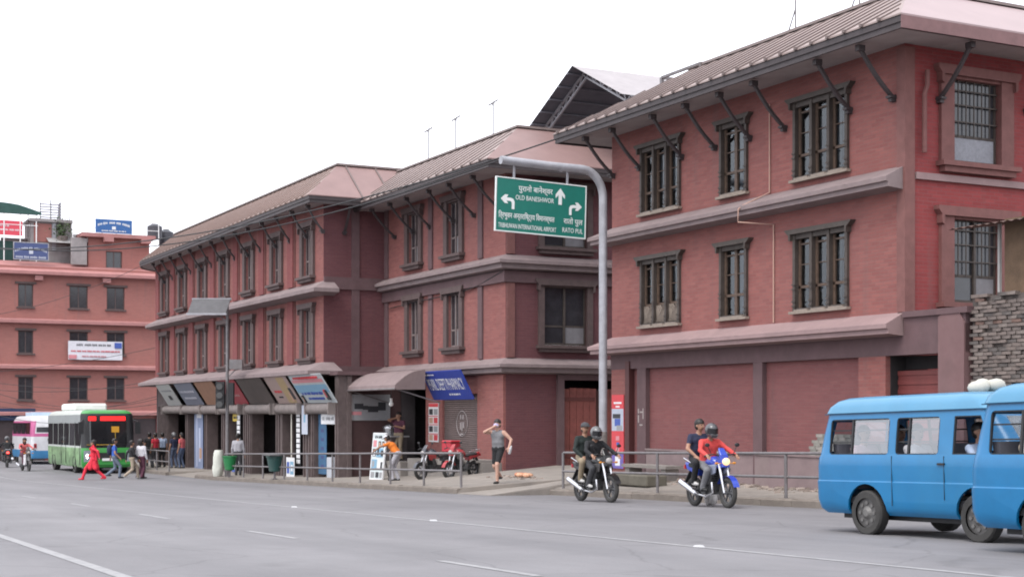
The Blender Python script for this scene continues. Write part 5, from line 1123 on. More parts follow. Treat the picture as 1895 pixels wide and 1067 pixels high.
def make_van():
    t = thing('microbus', 'van', 'van')
    lv = [(.27, .66, -1.94, 1.60, .14), (.33, .71, -2.02, 1.68, .16), (.45, .735, -2.06, 1.72, .17), (.70, .745, -2.06, 1.73, .17), (.715, .735, -2.05, 1.72, .17), (.74, .735, -2.05, 1.72, .17), (.9, .745, -2.04, 1.70, .17), (1.02, .742, -2.02, 1.66, .17), (1.06, .73, -2.0, 1.62, .17), (1.3, .705, -1.95, 1.43, .16), (1.54, .675, -1.89, 1.22, .16), (1.60, .675, -1.88, 1.17, .17), (1.615, .695, -1.9, 1.17, .17), (1.70, .675, -1.87, 1.10, .2), (1.775, .62, -1.8, 1.0, .24), (1.815, .54, -1.7, .88, .28), (1.83, .42, -1.55, .7, .28)]
    o = loft(lv).build('body', [VBLUE, VROOF, BLACK], t)
    md = o.modifiers.new('s', 'SOLIDIFY'); md.thickness = .035; md.offset = -1
    o.data = evalmesh(o); o.modifiers.clear()
    WN = [(-1.72, -.56), (-.43, .34), (.58, 1.13)]
    cs = []
    for i, (a, c) in enumerate(WN):
        q = rrect(a, c, 1.06, 1.53, .05, -.0) if i < 2 else [(a, 1.06), (c + .12, 1.06), (c - .12, 1.53), (a, 1.53)]
        b = MB(); b.prism(q, 2.4, 'xz', -1.2); cs.append(b.build('c', BLACK, None))
    b = MB(); b.prism([(-.55, 1.1), (.55, 1.1), (.5, 1.52), (-.5, 1.52)], 1.0, 'yz', 1.1); cs.append(b.build('c', BLACK))
    b = MB(); b.prism([(-.5, 1.1), (.5, 1.1), (.46, 1.5), (-.46, 1.5)], .6, 'yz', -2.3); cs.append(b.build('c', BLACK))
    for x in (-.99, .99): b = MB(); b.cyl((x, -1.2, .3), (x, 1.2, .3), .375, n=28); cs.append(b.build('c', BLACK))
    cut(o, cs)
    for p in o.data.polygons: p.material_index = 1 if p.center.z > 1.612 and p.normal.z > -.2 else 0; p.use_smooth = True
    o.data.set_sharp_from_angle(angle=R(32))
    for s in (-1, 1):
        fm = MB()
        for i, (a, c) in enumerate(WN):
            pn = MB(); y = lambda z: s * (.73 - (z - 1.06) * .115 - .018)
            q = [(a, 1.06), (c + (.12 if i == 2 else 0), 1.06), (c - (.12 if i == 2 else 0), 1.53), (a, 1.53)]
            if not (i == 2): 
                h0 = a + (c - a) * (.38 if i == 0 else .3)      # front half glazed, rear sash slid open behind bars
                pn.poly([(h0, y(1.06), 1.06), (c, y(1.06), 1.06), (c, y(1.53), 1.53), (h0, y(1.53), 1.53)])
                fm.bar((h0, y(1.06), 1.06), (h0, y(1.53), 1.53), .03, .03)
                for z in (1.22, 1.38): fm.bar((a, y(z) - s * .02, z), (c, y(z) - s * .02, z), .018, .018)
                pn.build('pane', GLASS_V, t)
            for (p0, p1) in zip(q, q[1:] + q[:1]): fm.bar((p0[0], y(p0[1]), p0[1]), (p1[0], y(p1[1]), p1[1]), .03, .028)
        fm.build('window_trim', BLACK, t)
    b = MB(); b.poly([(1.6, -.55, 1.1), (1.6, .55, 1.1), (1.24, .5, 1.52), (1.24, -.5, 1.52)]); b.build('windscreen', GLASS_V, t)
    b = MB(); b.poly([(-1.98, -.5, 1.1), (-1.98, .5, 1.1), (-1.89, .46, 1.5), (-1.89, -.46, 1.5)]); b.build('rear_window', GLASS_V, t)
    b = MB()
    for s in (-1, 1): b.box(.35, .47, s * .752 - .012, s * .752 + .012, .93, .955)
    b.build('door_handle', BLACK, t)
    b = MB()
    for s in (-1, 1):
        for x, z0, z1 in ((.45, .5, 1.04), (-.48, .4, 1.04)): b.bar((x, s * .744, z0), (x, s * .744, z1), .008, .006)
    b.build('door_seam', BLACK, t)
    b = MB()
    for s in (-1, 1): b.bar((-1.85, s * .682, 1.603), (1.1, s * .682, 1.603), .012, .012)
    b.build('gutter_shadow_line', mat('gutter_shadow', (.01, .05, .1), .5), t)  # gutter bar coloured dark to draw the shadow line under the roof edge
    b = MB()
    for s in (-1, 1): b.box(1.68, 1.745, s * .52 - .12, s * .52 + .12, .72, .88)
    b.build('headlight', CHROME, t)
    b = MB()
    for s in (-1, 1): b.box(-2.068, -2.0, s * .5 - .07, s * .5 + .07, .76, .98)
    b.build('tail_light', mat('tail_red', (.35, .02, .03), .3), t)
    b = MB(); b.box(1.62, 1.78, -.62, .62, .36, .5); b.build('bumper', mat('bumper_grey', (.06, .065, .07), .6), t, bevel=.02)
    b = MB(); b.box(-1.7, 1.4, -.5, .5, .2, .3); b.bar((-.99, -.6, .3), (-.99, .6, .3), .1, .1); b.bar((.99, -.6, .3), (.99, .6, .3), .08, .08); b.build('chassis', BLACK, t)
    for x in (-.99, .99):
        for y in (-.66, .66): wheel(t, x, y, .295, .165)
    sm_ = mat('van_seat', (.1, .1, .12), .8, .15, 5)
    for x in (-1.45, -.5, .55):
        b = MB(); b.box(x - .25, x + .2, -.6, .6, .6, .72); b.hull8([(x - .28, -.6, .72), (x - .16, -.6, .72), (x - .16, .6, .72), (x - .28, .6, .72), (x - .36, -.58, 1.2), (x - .26, -.58, 1.2), (x - .26, .58, 1.2), (x - .36, .58, 1.2)]); b.build('seat', sm_, t)
    b = MB(); b.box(-1.9, 1.5, -.68, .68, .42, .5); b.build('floor', BLACK, t)
    b = MB(); b.torus((1.15, -.32, .98), .17, .016, 'x', 16, 6); b.build('steering_wheel', BLACK, t)
    return t
van = make_van()
VP = [(20.43, -7.2, 'sky blue microbus with barred windows and a white sack on its roof, behind the other'), (24.5, -8.4, 'sky blue microbus driving just ahead, cut off by the frame edge')]
vans = []
for k, (x, y, lb) in enumerate(VP):
    o = van if k == 0 else dup(van); p = S(x, y); o.location = (p.x, p.y, road_z(p.y)); rot_on_road(o, RZ); tag(o, lb, 'van', 'blue microbuses'); o.name = 'microbus'; vans.append(o)
p = S(20.43 + .3, -7.1); b = MB()
r_ = random.Random(5)
for k in range(6): b.ball((r_.uniform(-.06, .08), r_.uniform(-.2, .2), .05 + r_.uniform(0, .05)), (.1, .13, .085), 10, 6)
tag(b.build('sack', mat('cream_sack', (.4, .39, .35), .85, .1, 6, .3, 15), None, (p.x, p.y, road_z(p.y) + 1.83), RZ, smooth=80), 'white lumpy sack on the roof of the rear blue microbus', 'sack')

# ---- green city bus
def make_bus():
    t = thing('city_bus', 'green and white city bus with a red lit display, facing the crossing', 'bus', (0, 0, 0))
    L2 = 4.5
    lv = [(.3, 1.16, -L2 + .06, L2 - .06, .2), (.42, 1.2, -L2, L2, .22), (1.15, 1.22, -L2, L2 + .02, .25), (1.2, 1.22, -L2, L2, .25), (2.62, 1.2, -L2 + .05, L2 - .16, .28), (2.8, 1.18, -L2 + .08, L2 - .2, .3), (2.92, 1.08, -L2 + .15, L2 - .32, .35), (2.97, .9, -L2 + .3, L2 - .5, .4)]
    BG = mat('bus_green', (.04, .24, .05), .35, .08, 2, coat=.2); BW = mat('bus_white', (.42, .45, .42), .4, .06, 2); BGW = mat('bus_green_mottled', (.17, .28, .14), .4, .6, 2.2)
    o = loft(lv).build('body', [BW, BG, BGW, BLACK], t, smooth=35)
    for p in o.data.polygons:
        c = p.center; p.material_index = 3 if c.x > L2 - .5 and 1.2 < c.z < 2.72 else 1 if (c.x > L2 - .6 and c.z < 1.3) or (c.z > 2.7 and c.x > L2 - 1.6) else (2 if c.z < 1.25 else 0)
    # front: dark windscreen, display, headlights
    def fx(z): return L2 + .012 - max(0, z - 1.2) * .113
    b = MB()
    for a0, a1 in ((-1.16, 1.16),):
        q = [(-1.17, 1.05), (1.17, 1.05), (1.13, 2.72), (-1.13, 2.72)]
        pts = []
        for z in (.98, 1.4, 1.8, 2.2, 2.72):
            pts.append([(fx(z) - .16 * max(0, abs(y) - .85) ** 2 * 12, y, z) for y in np.linspace(-1.19, 1.19, 13)])
        for i in range(4):
            for j in range(12): b.quad(pts[i][j], pts[i][j + 1], pts[i + 1][j + 1], pts[i + 1][j])
    ws = b.build('windscreen', GLASS_T, t, smooth=50)
    LED = mat('led_red', (1, .015, .015), .4, 0, emit=.9)
    b = MB()
    for y0, y1 in ((-.85, -.5), (-.3, .85)):
        b.box(fx(2.55) - .0, fx(2.55) + .012, -y1 if False else y0 - .05, y1 - .05, 2.47, 2.66)
    b.build('led_display', LED, ws)
    b = MB(); b.box(fx(2.55) - .01, fx(2.55) + .004, -.9, 1.0, 2.4, 2.72); b.build('display_case', BLACK, ws)
    b = MB(); b.bar((fx(1.35) + .03, -1.0, 1.35), (fx(1.35) + .03, .3, 1.35), .02, .03); b.bar((fx(1.3) + .03, .32, 1.1), (fx(2.2) + .03, .32, 2.0), .02, .02); b.build('wiper', mat('yellow_bar', (.42, .26, .03), .5), ws)
    b = MB(); b.box(fx(2.1) - .0, fx(2.1) + .02, .15, .5, 1.75, 2.2); b.build('sticker', mat('amber', (.5, .25, .02), .5), ws)
    HL = mat('bus_headlight_on', (.95, .97, 1), .3, 0, emit=9)
    for s in (-1, 1):
        b = MB(); b.ball((L2 - .02, s * .98, .82), (.06, .1, .2), 12, 8); b.build('headlight', HL, t)
        b = MB(); b.box(L2 + .01, L2 + .03, s * .98 - .16, s * .98 + .16, .55, 1.08); b.build('headlight_case', mat('lamp_case', (.25, .27, .3), .2), t)
        b = MB(); b.bar((L2 - .2, s * 1.15, 2.5), (L2 + .25, s * 1.3, 2.4), .05, .05); b.box(L2 + .18, L2 + .26, s * 1.3 - .12, s * 1.3 + .12, 1.85, 2.4); b.build('mirror', BLACK, t)
    b = MB(); b.box(L2, L2 + .06, -1.1, 1.1, .42, .56); b.build('bumper', BG, t); b = MB(); b.box(L2 + .005, L2 + .025, -.75, .75, .68, .98); b.build('grille', BLACK, t)
    b = MB(); b.box(L2 + .03, L2 + .075, -.3, .3, .6, .72); b.build('number_plate', WHITE, t)
    # sides
    for s in (-1, 1):
        yy = lambda z: s * (1.222 - (z - 1.2) * .014 + .008)
        for k in range(6):
            x0, x1 = -4.2 + k * 1.42, -4.2 + k * 1.42 + 1.3
            b = MB(); b.poly([(x0, yy(1.3), 1.3), (x1, yy(1.3), 1.3), (x1, yy(2.35), 2.35), (x0, yy(2.35), 2.35)]); b.build('window', GLASS_T if k != 4 else GLASS_D, t)
        b = MB(); b.poly([(-4.3, yy(2.36), 2.36), (4.1, yy(2.36), 2.36), (4.1, yy(2.75), 2.75), (-4.3, yy(2.75), 2.75)]); b.build('roof_panel', mat('bus_grey_panel', (.22, .24, .24), .5), t)
        for x in (2.9, -.6):
            b = MB(); b.box(x, x + .03, s * 1.225 - .006, s * 1.225 + .014, .4, 2.4); b.box(x + 1.1, x + 1.13, s * 1.225 - .006, s * 1.225 + .014, .4, 2.4); b.build('door_edge', BLACK, t)
    for x in (-2.7, 2.6):
        for y in (-1.07, 1.07): wheel(t, x, y, .47, .28)
    b = MB(); b.box(-2.9, .4, -.8, .8, 2.96, 3.32); b.build('roof_unit', mat('ac_white', (.68, .7, .66), .5, .05, 2), t, bevel=.08)
    b = MB(); b.box(-4.2, 4.3, -.9, .9, .25, .4); b.build('chassis', BLACK, t)
    return t
bus = make_bus(); bus.location = (-18.8 - .46 * 4.5, 68 + .8876 * 4.5, road_z(72)); rot_on_road(bus, RZ, 70)
# ---- pink, white and blue coach seen from behind
def make_coach():
    t = thing('coach', 'white coach with pink and blue bands seen from behind, beside the green bus', 'bus', (0, 0, 0))
    lv = [(.35, 1.1, -3.5, 3.5, .2), (.5, 1.14, -3.55, 3.5, .2), (1.6, 1.14, -3.55, 3.5, .2), (2.5, 1.08, -3.4, 3.4, .25), (2.75, .95, -3.25, 3.2, .35), (2.8, .8, -3.1, 3.0, .35)]
    CW = mat('coach_white', (.55, .55, .57), .4); CP = mat('coach_pink', (.42, .09, .22), .4); CB = mat('coach_blue', (.05, .2, .4), .4)
    o = loft([lv[0], lv[1], (.8, 1.14, -3.55, 3.5, .2), (.81, 1.14, -3.55, 3.5, .2), lv[2], (1.61, 1.14, -3.549, 3.5, .2), (1.78, 1.13, -3.52, 3.48, .2), lv[3], lv[4], lv[5]]).build('body', [CW, CP, CB], t, smooth=35)
    for p in o.data.polygons: z = p.center.z; p.material_index = 2 if z < .8 else (1 if 1.6 < z < 1.79 or (1.79 < z < 2.5 and abs(p.center.y) > .86) else 0)
    b = MB(); b.poly([(-3.52, -.85, 1.85), (-3.52, .85, 1.85), (-3.39, .8, 2.48), (-3.39, -.8, 2.48)]); b.build('rear_window', GLASS_D, t)
    b = MB(); b.box(-3.58, -3.54, -1.0, -.85, .95, 1.2); b.box(-3.58, -3.54, .85, 1.0, .95, 1.2); b.build('tail_light', mat('tail_red'  , (.35, .02, .03)), t)
    b = MB(); b.box(-3.59, -3.54, .0, .25, 1.35, 1.5); b.box(-3.59, -3.54, -.7, -.3, 1.35, 1.45); b.build('badge', I_G, t)
    for s in (-1, 1):
        for k in range(4): b = MB(); x0 = -3 + k * 1.55; b.box(x0, x0 + 1.4, s * 1.13 - .01, s * 1.13 + .012, 1.75, 2.4); b.build('window', GLASS_T, t)
    for x in (-2.1, 2.2):
        for y in (-.98, .98): wheel(t, x, y, .42, .25)
    b = MB(); b.box(-1.2, 1.2, -.7, .7, 2.8, 3.02); b.build('roof_rack', mat('rack_blue', (.4, .5, .62), .5), t)
    return t
co = make_coach(); co.location = (-26.5 - .4606 * 3.5, 84 + .8876 * 3.5, road_z(87)); rot_on_road(co, RZ + math.pi, 87)

# ---- motorcycles
def make_moto(label, paint, accent, scooter=False, head_on=False, box=None, tail_on=False):
    t = thing('scooter' if scooter else 'motorcycle', label, 'scooter' if scooter else 'motorcycle'); wr = .24 if scooter else .3; wb = .6 if scooter else .65
    ALU = mat('moto_alloy', (.12, .12, .125), .45, .15, 8, metal=.6)
    for x in (-wb, wb):
        b = MB(); b.torus((0, 0, 0), wr - .05, .055, 'y', 28, 10, .85); w = b.build('wheel', RUBBER, t, (x, 0, wr), smooth=60)
        b = MB(); b.torus((0, 0, 0), wr - .105, .018, 'y', 24, 6, 1.6); b.build('rim', ALU, w, smooth=60)
        b = MB(); b.cyl((0, -.06, 0), (0, .06, 0), .045, n=12)
        for k in range(6): a = k * math.pi / 3; b.bar((0, 0, 0), ((wr - .11) * math.cos(a), 0, (wr - .11) * math.sin(a)), .03, .03, (0, 1, 0))
        b.build('spokes', ALU, w)
        b = MB(); b.cyl((0, .05, 0), (0, .058, 0), .11, n=18); b.build('brake_disc', CHROME, w)
    P_ = mat('moto_paint_' + label[:14], paint, .3, .06, 5, coat=.4); AC = mat('moto_accent_' + label[:14], accent, .35, .08, 5)
    hx, hz = .4, 1.0
    b = MB()
    for s in (-1, 1): b.cyl((wb, s * .085, wr), (hx + .06, s * .085, .86), .024, .03, 8)
    b.build('fork', CHROME if not scooter else BLACK, t, smooth=60)
    b = MB(); n = 10
    for k in range(n):
        a0, a1 = R(20 + 130 * k / n), R(20 + 130 * (k + 1) / n); rr = wr + .04
        b.quad((wb + rr * math.cos(a0), -.07, wr + rr * math.sin(a0)), (wb + rr * math.cos(a1), -.07, wr + rr * math.sin(a1)), (wb + rr * math.cos(a1), .07, wr + rr * math.sin(a1)), (wb + rr * math.cos(a0), .07, wr + rr * math.sin(a0)))
    b.build('front_mudguard', P_, t, smooth=60)
    b = MB(); b.tube([(hx + .02, -.36, 1.02), (hx + .06, -.22, 1.06), (hx + .04, 0, 1.0), (hx + .06, .22, 1.06), (hx + .02, .36, 1.02)], .014, 6); hb = b.build('handlebar', BLACK, t)
    for s in (-1, 1):
        b = MB(); b.cyl((hx + .03, s * .27, 1.05), (hx + .015, s * .39, 1.015), .02, n=8); b.build('grip', BLACK, hb)
        b = MB(); b.tube([(hx + .05, s * .25, 1.06), (hx + .05, s * .32, 1.2)], .008, 5); b.ball((hx + .05, s * .34, 1.24), (.015, .06, .04), 8, 6); b.build('mirror', BLACK, t)
        b = MB(); b.ball((hx + .16, s * .2, .88), (.03, .045, .025), 8, 6); b.bar((hx + .13, 0, .88), (hx + .15, s * .18, .88), .015, .015); b.build('indicator', mat('amber_lens', (.5, .2, .03), .3), t)
    b = MB(); b.hull8([(hx + .02, -.1, .78), (hx + .2, -.08, .8), (hx + .2, .08, .8), (hx + .02, .1, .78), (hx - .02, -.1, 1.0), (hx + .12, -.09, 1.04), (hx + .12, .09, 1.04), (hx - .02, .1, 1.0)]); b.hull8([(hx + .06, -.09, 1.04), (hx + .13, -.08, 1.03), (hx + .13, .08, 1.03), (hx + .06, .09, 1.04), (hx - .01, -.07, 1.18), (hx + .01, -.06, 1.18), (hx + .01, .06, 1.18), (hx - .01, .07, 1.18)]); b.build('headlamp_cowl', P_, t, bevel=.025)
    b = MB(); b.ball((hx + .19, 0, .91), (.05, .085, .075), 12, 8); b.build('headlight', mat('moto_lamp_on', (.8, .5, .25), .3, 0, emit=.7) if head_on else mat('moto_lamp', (.3, .28, .27), .15), t, smooth=60)
    if not scooter:
        b = MB(); n = 14; L = [(-.12, .1, .8, .06), (-.05, .13, .86, .1), (.08, .16, .9, .12), (.2, .16, .9, .12), (.3, .11, .87, .1), (.34, .06, .83, .06)]
        for k in range(len(L)):
            x, ry, zc, rz_ = L[k]; b.v += [(x, ry * math.cos(2 * math.pi * j / n), zc + rz_ * math.sin(2 * math.pi * j / n)) for j in range(n)]
        for k in range(len(L) - 1):
            for j in range(n): b.f.append((k * n + j, k * n + (j + 1) % n, (k + 1) * n + (j + 1) % n, (k + 1) * n + j)); b.m.append(0)
        b.f.append(tuple(range(n))); b.m.append(0); b.f.append(tuple((len(L) - 1) * n + j for j in range(n))); b.m.append(0)
        b.build('fuel_tank', P_, t, smooth=50)
        b = MB()
        for s in (-1, 1): b.hull8([(.12, s * .1, .62), (.36, s * .1, .68), (.36, s * .13, .68), (.12, s * .15, .62), (.08, s * .12, .84), (.42, s * .1, .86), (.42, s * .14, .86), (.08, s * .17, .84)])
        b.build('tank_shroud', AC, t, bevel=.01)
        b = MB(); b.hull8([(-.72, -.11, .8), (-.1, -.13, .74), (-.1, .13, .74), (-.72, .11, .8), (-.74, -.1, .88), (-.1, -.12, .8), (-.1, .12, .8), (-.74, .1, .88)]); b.build('seat', mat('moto_seat', (.02, .02, .021), .7), t, bevel=.02)
        b = MB(); b.hull8([(-.85, -.07, .74), (-.3, -.12, .62), (-.3, .12, .62), (-.85, .07, .74), (-.95, -.06, .9), (-.3, -.12, .79), (-.3, .12, .79), (-.95, .06, .9)]); b.build('tail_fairing', P_, t, bevel=.02)
        b = MB(); b.box(-.18, .25, -.13, .13, .26, .5); b.cyl((.08, -.09, .48), (.2, -.09, .72), .085, .08, 10); b.cyl((.08, .09, .48), (.2, .09, .72), .085, .08, 10)
        for k in range(4): b.box(-.0, .28, -.12, .12, .5 + k * .045, .515 + k * .045)
        b.cyl((-.02, -.17, .37), (-.02, .17, .37), .11, n=14); b.build('engine', mat('engine_grey', (.07, .07, .072), .45, .2, 10, metal=.4), t)
        b = MB(); b.bar((.36, 0, .82), (.3, 0, .35), .05, .05); b.bar((.3, 0, .35), (-.2, 0, .28), .06, .05); b.bar((-.2, 0, .3), (-.45, 0, .74), .06, .05)
        for s in (-1, 1): b.bar((-.15, s * .1, .35), (-wb, s * .1, wr), .04, .05); b.bar((-wb, s * .12, wr), (-.5, s * .12, .72), .03, .03)
        b.build('frame', BLACK, t)
        b = MB(); b.tube([(.25, -.13, .5), (.32, -.15, .3), (.1, -.17, .22), (-.25, -.18, .26)], .022, 7); b.cyl((-.25, -.2, .27), (-.82, -.23, .5), .05, .06, 12); b.build('exhaust', CHROME, t, smooth=50)
        b = MB()
        for s in (-1, 1): b.bar((.02, s * .1, .33), (.02, s * .26, .33), .03, .03); b.bar((-.38, s * .1, .42), (-.38, s * .25, .42), .03, .03)
        b.build('footrest', BLACK, t)
        b = MB(); b.bar((-.75, 0, .72), (-wb - .32, 0, .48), .12, .02); b.build('rear_mudguard', BLACK, t)
        b = MB(); b.tube([(-.55, -.13, .88), (-.9, -.1, .98), (-.9, .1, .98), (-.55, .13, .88)], .014, 6); b.build('grab_rail', CHROME, t)
    else:
        b = MB(); b.hull8([(-.75, -.16, .4), (-.1, -.16, .28), (-.1, .16, .28), (-.75, .16, .4), (-.85, -.13, .74), (-.1, -.14, .7), (-.1, .14, .7), (-.85, .13, .74)]); b.build('body', P_, t, bevel=.04)
        b = MB(); b.box(-.12, .32, -.17, .17, .24, .3); b.build('footboard', BLACK, t)
        b = MB(); b.hull8([(.28, -.2, .28), (.4, -.16, .3), (.4, .16, .3), (.28, .2, .28), (.26, -.2, .8), (.42, -.1, .84), (.42, .1, .84), (.26, .2, .8)]); b.build('leg_shield', AC, t, bevel=.03)
        b = MB(); b.hull8([(-.78, -.13, .74), (-.1, -.14, .7), (-.1, .14, .7), (-.78, .13, .74), (-.76, -.11, .83), (-.1, -.12, .78), (-.1, .12, .78), (-.76, .11, .83)]); b.build('seat', mat('moto_seat', (.02, .02, .021), .7), t, bevel=.02)
        b = MB(); b.cyl((-.3, -.2, .25), (-.85, -.2, .36), .05, .06, 10); b.build('exhaust', CHROME, t)
    b = MB(); b.box(-.98, -.93, -.06, .06, .76, .84) if not scooter else b.box(-.88, -.84, -.08, .08, .55, .66); b.build('tail_light', mat('moto_tail_on', (1, .05, .04), .3, 0, emit=4) if tail_on else mat('tail_red', (.35, .02, .03)), t)
    if box:
        b = MB(); b.box(-1.0, -.52, -.24, .24, .92, 1.32); b.build('delivery_box', box, t, bevel=.03); b = MB(); b.box(-1.015, -.505, -.255, .255, 1.24, 1.28); b.build('box_rim', mat('box_dark', (.2, .02, .02), .5), t)
    return t
def put(o, x, y, z, rz): o.location = (x, y, z); rot_on_road(o, rz)
m1 = make_moto('black motorcycle carrying a helmeted rider and a capped passenger', (.012, .012, .013), (.09, .085, .085)); m1p = S(6.15 if False else 6.335, -4.285)
q = toS(1.87, 32.5); put(m1, 1.87, 32.5, road_z(32.5), RZ)
m2 = make_moto('blue motorcycle ridden by a person in a red jacket with a passenger', (.02, .05, .36), (.3, .33, .42), head_on=True); put(m2, 3.99, 29.2, road_z(29.2), RZ - .08)
m3 = make_moto('dark motorcycle with a glowing red tail light riding away near the coach', (.03, .03, .035), (.05, .05, .05), tail_on=True); put(m3, -27.0, 78, road_z(78), RZ + math.pi - .1)
m4 = make_moto('white-fronted scooter coming towards us beside the green bus', (.05, .04, .04), (.55, .53, .55), scooter=True); put(m4, -24.0, 72, road_z(72), RZ + .1)
m5 = make_moto('parked motorcycle with a red delivery box under the awning', (.05, .05, .06), (.3, .05, .05), head_on=False, box=mat('delivery_red', (.4, .03, .045), .5, .1, 4))
mx, my = -7.9, -1.75; p = S(mx, my); m5.location = (p.x, p.y, pave_z(mx, my)); m5.rotation_euler = (0, 0, math.atan2(-.72, -.69)); m5.scale = (.93,) * 3
m6 = make_moto('red motorcycle parked against the step beside the delivery bike', (.3, .02, .025), (.1, .1, .1)); p = S(-6.9, -1.3); m6.location = (p.x, p.y, pave_z(-6.9, -1.3)); m6.rotation_euler = (0, 0, math.atan2(-.8, -.6)); m6.scale = (.93,) * 3
p = S(9.6, -3.4); b = MB(); r_ = random.Random(4)
for k in range(7): b.ball((r_.uniform(-.12, .12), r_.uniform(-.1, .1), .12 + r_.uniform(-.05, .18)), (.1, .08, .13), 8, 6)
tag(b.build('plastic_bag', mat('bag_plastic', (.5, .48, .47), .5, .1, 6), None, (p.x, p.y, road_z(p.y)), RZ, smooth=80), 'crumpled white plastic bag on the road by the blue motorcycle', 'bag')
# ================================================================ people
def ik(a, c, l1, l2, pole):
    a, c, pole = Vector(a), Vector(c), Vector(pole); d = c - a; L = min(d.length, (l1 + l2) * .999); u = d.normalized()
    x = (l1 * l1 - l2 * l2 + L * L) / (2 * L); h = math.sqrt(max(0, l1 * l1 - x * x)); p = pole - u * pole.dot(u)
    if p.length < 1e-5: p = Vector((0, 0, 1)).cross(u)
    return a + u * x + p.normalized() * h
def capsule(b, p0, p1, r0, r1, n=12):
    p0, p1 = Vector(p0), Vector(p1); d = (p1 - p0)
    if d.length < 1e-5: d = Vector((0, 0, 1e-3)); p1 = p0 + d
    u = d.normalized(); pts = []; rr = []
    for k in range(4): a = R(90 * (k + .35) / 4.35); pts.append(p0 - u * r0 * math.cos(a)); rr.append(r0 * math.sin(a))
    pts.append(p0); rr.append(r0); pts.append(p1); rr.append(r1)
    for k in range(3, -1, -1): a = R(90 * (k + .35) / 4.35); pts.append(p1 + u * r1 * math.cos(a)); rr.append(r1 * math.sin(a))
    b.tube(pts, rr, n)
def person(label, loc, rz, top, bottom, shoe, pose, sleeve='short', legs='long', hair=True, scale=1.0, skirt=None, skin=SKIN, group=None, look=0.0, nod=0.0, tex=True):
    g = dict(pelvis=(0, 0, .95), lean=0, wL=(.08, .26, .8), wR=(.08, -.26, .8), aL=(0, .1, .08), aR=(0, -.1, .08), kp=(1, 0, 0), epL=(-1, .5, 0), epR=(-1, -.5, 0), side=0, foot=None); g.update(pose)
    P = Vector(g['pelvis']); Rt = Matrix.Rotation(R(g['lean']), 3, 'Y') @ Matrix.Rotation(R(g['side']), 3, 'X')
    def T(x, y, z): return P + Rt @ Vector((x, y, z - .95))
    caps = []        # p0, p1, r0, r1, material slot (0 skin 1 top 2 bottom 3 shoe)
    def add(p0, p1, r0, r1, m): caps.append((Vector(p0), Vector(p1), r0, r1, m))
    add(T(0, -.09, 1.3), T(0, .09, 1.3), .115, .115, 1); add(T(0, -.13, 1.38), T(0, .13, 1.38), .07, .07, 1); add(T(.01, -.06, 1.12), T(.01, .06, 1.12), .115, .115, 1)
    add(T(0, -.06, 1.28), T(0, -.06, 1.02), .115, .115, 1); add(T(0, .06, 1.28), T(0, .06, 1.02), .115, .115, 1)
    add(P + Vector((0, -.075, 0)), P + Vector((0, .075, 0)), .118, .118, 2)
    Rh = Rt if abs(g['lean']) < 25 else Matrix.Rotation(R(g['lean'] * .5), 3, 'Y')
    Rh = Matrix.Rotation(R(look), 3, 'Z') @ Matrix.Rotation(R(nod - g['lean'] * .4), 3, 'Y') @ Rh
    hc = T(0, 0, 1.47) + Rh @ Vector((.025, 0, .145))
    def H(x, y, z): return hc + Rh @ Vector((x, y, z))
    add(T(0, 0, 1.4), H(-.01, 0, -.05), .058, .055, 0); add(H(-.01, 0, .03), H(.012, 0, -.045), .092, .07, 0); add(H(.085, 0, .0), H(.1, 0, -.025), .014, .018, 0)
    for s in (-1, 1): add(H(-.01, s * .088, .0), H(-.005, s * .09, -.03), .018, .014, 0)
    hands = []
    for s, w, ep in ((1, g['wL'], g['epL']), (-1, g['wR'], g['epR'])):
        sh = T(0, s * .185, 1.385); w = Vector(w); L = (w - sh).length
        if L > .53: w = sh + (w - sh).normalized() * .53
        el = ik(sh, w, .285, .255, ep); mu = 1 if sleeve in ('short', 'long') else 0; ml = 1 if sleeve == 'long' else 0
        add(sh, sh.lerp(el, .55), .064, .054, mu); add(sh.lerp(el, .55), el, .05, .043, 1 if sleeve == 'long' else (1 if sleeve == 'short' and False else ml)); add(el, w, .044 + .008 * ml, .031 + .01 * ml, ml)
        d = (w - el).normalized(); add(w, w + d * .075, .034, .036, 0); hands.append((w, d, s))
    ft = g['foot']
    for s, a in ((1, g['aL']), (-1, g['aR'])):
        hp = P + Vector((0, s * .085, -.03)); a = Vector(a); L = (a - hp).length
        if L > .86: a = hp + (a - hp).normalized() * .86
        kn = ik(hp, a, .44, .43, g['kp'] if not isinstance(g['kp'], dict) else g['kp'][s]); ms = 2 if legs == 'long' else 0; loose = .012 if legs == 'long' else 0
        add(hp, hp.lerp(kn, .8), .098, .075, 2); add(hp.lerp(kn, .8), kn, .07, .062, ms); add(kn, a, .058 + loose, .04 + loose * 1.6, ms)
        f0 = Vector(ft[0 if s > 0 else 1]) if ft else Vector((1, 0, 0)); add(a + Vector((-.03, 0, -.035)), a + f0 * .15 + Vector((0, 0, -.045)), .042, .034, 3)
    if skirt:
        for y in (-.05, 0, .05):
            for x in (-.05, .06): add(P + Vector((0, y, .1)), P + Vector((x * 2, y * 1.9, -skirt)), .11, .1, 1)
    b = MB()
    for p0, p1, r0, r1, m in caps: capsule(b, p0, p1, r0, r1)
    me = b.mesh('tmp', SKIN); o = bpy.data.objects.new('tmp', me); COL.objects.link(o)
    md = o.modifiers.new('r', 'REMESH'); md.mode = 'VOXEL'; md.voxel_size = .017; md2 = o.modifiers.new('s', 'SMOOTH'); md2.iterations = 3; md2.factor = .5
    em = evalmesh(o); bpy.data.objects.remove(o); bpy.data.meshes.remove(me)
    nf = len(em.polygons); cen = np.empty(nf * 3); em.polygons.foreach_get('center', cen); cen = cen.reshape(-1, 3)
    best = np.full(nf, 9.0); idx = np.zeros(nf, int)
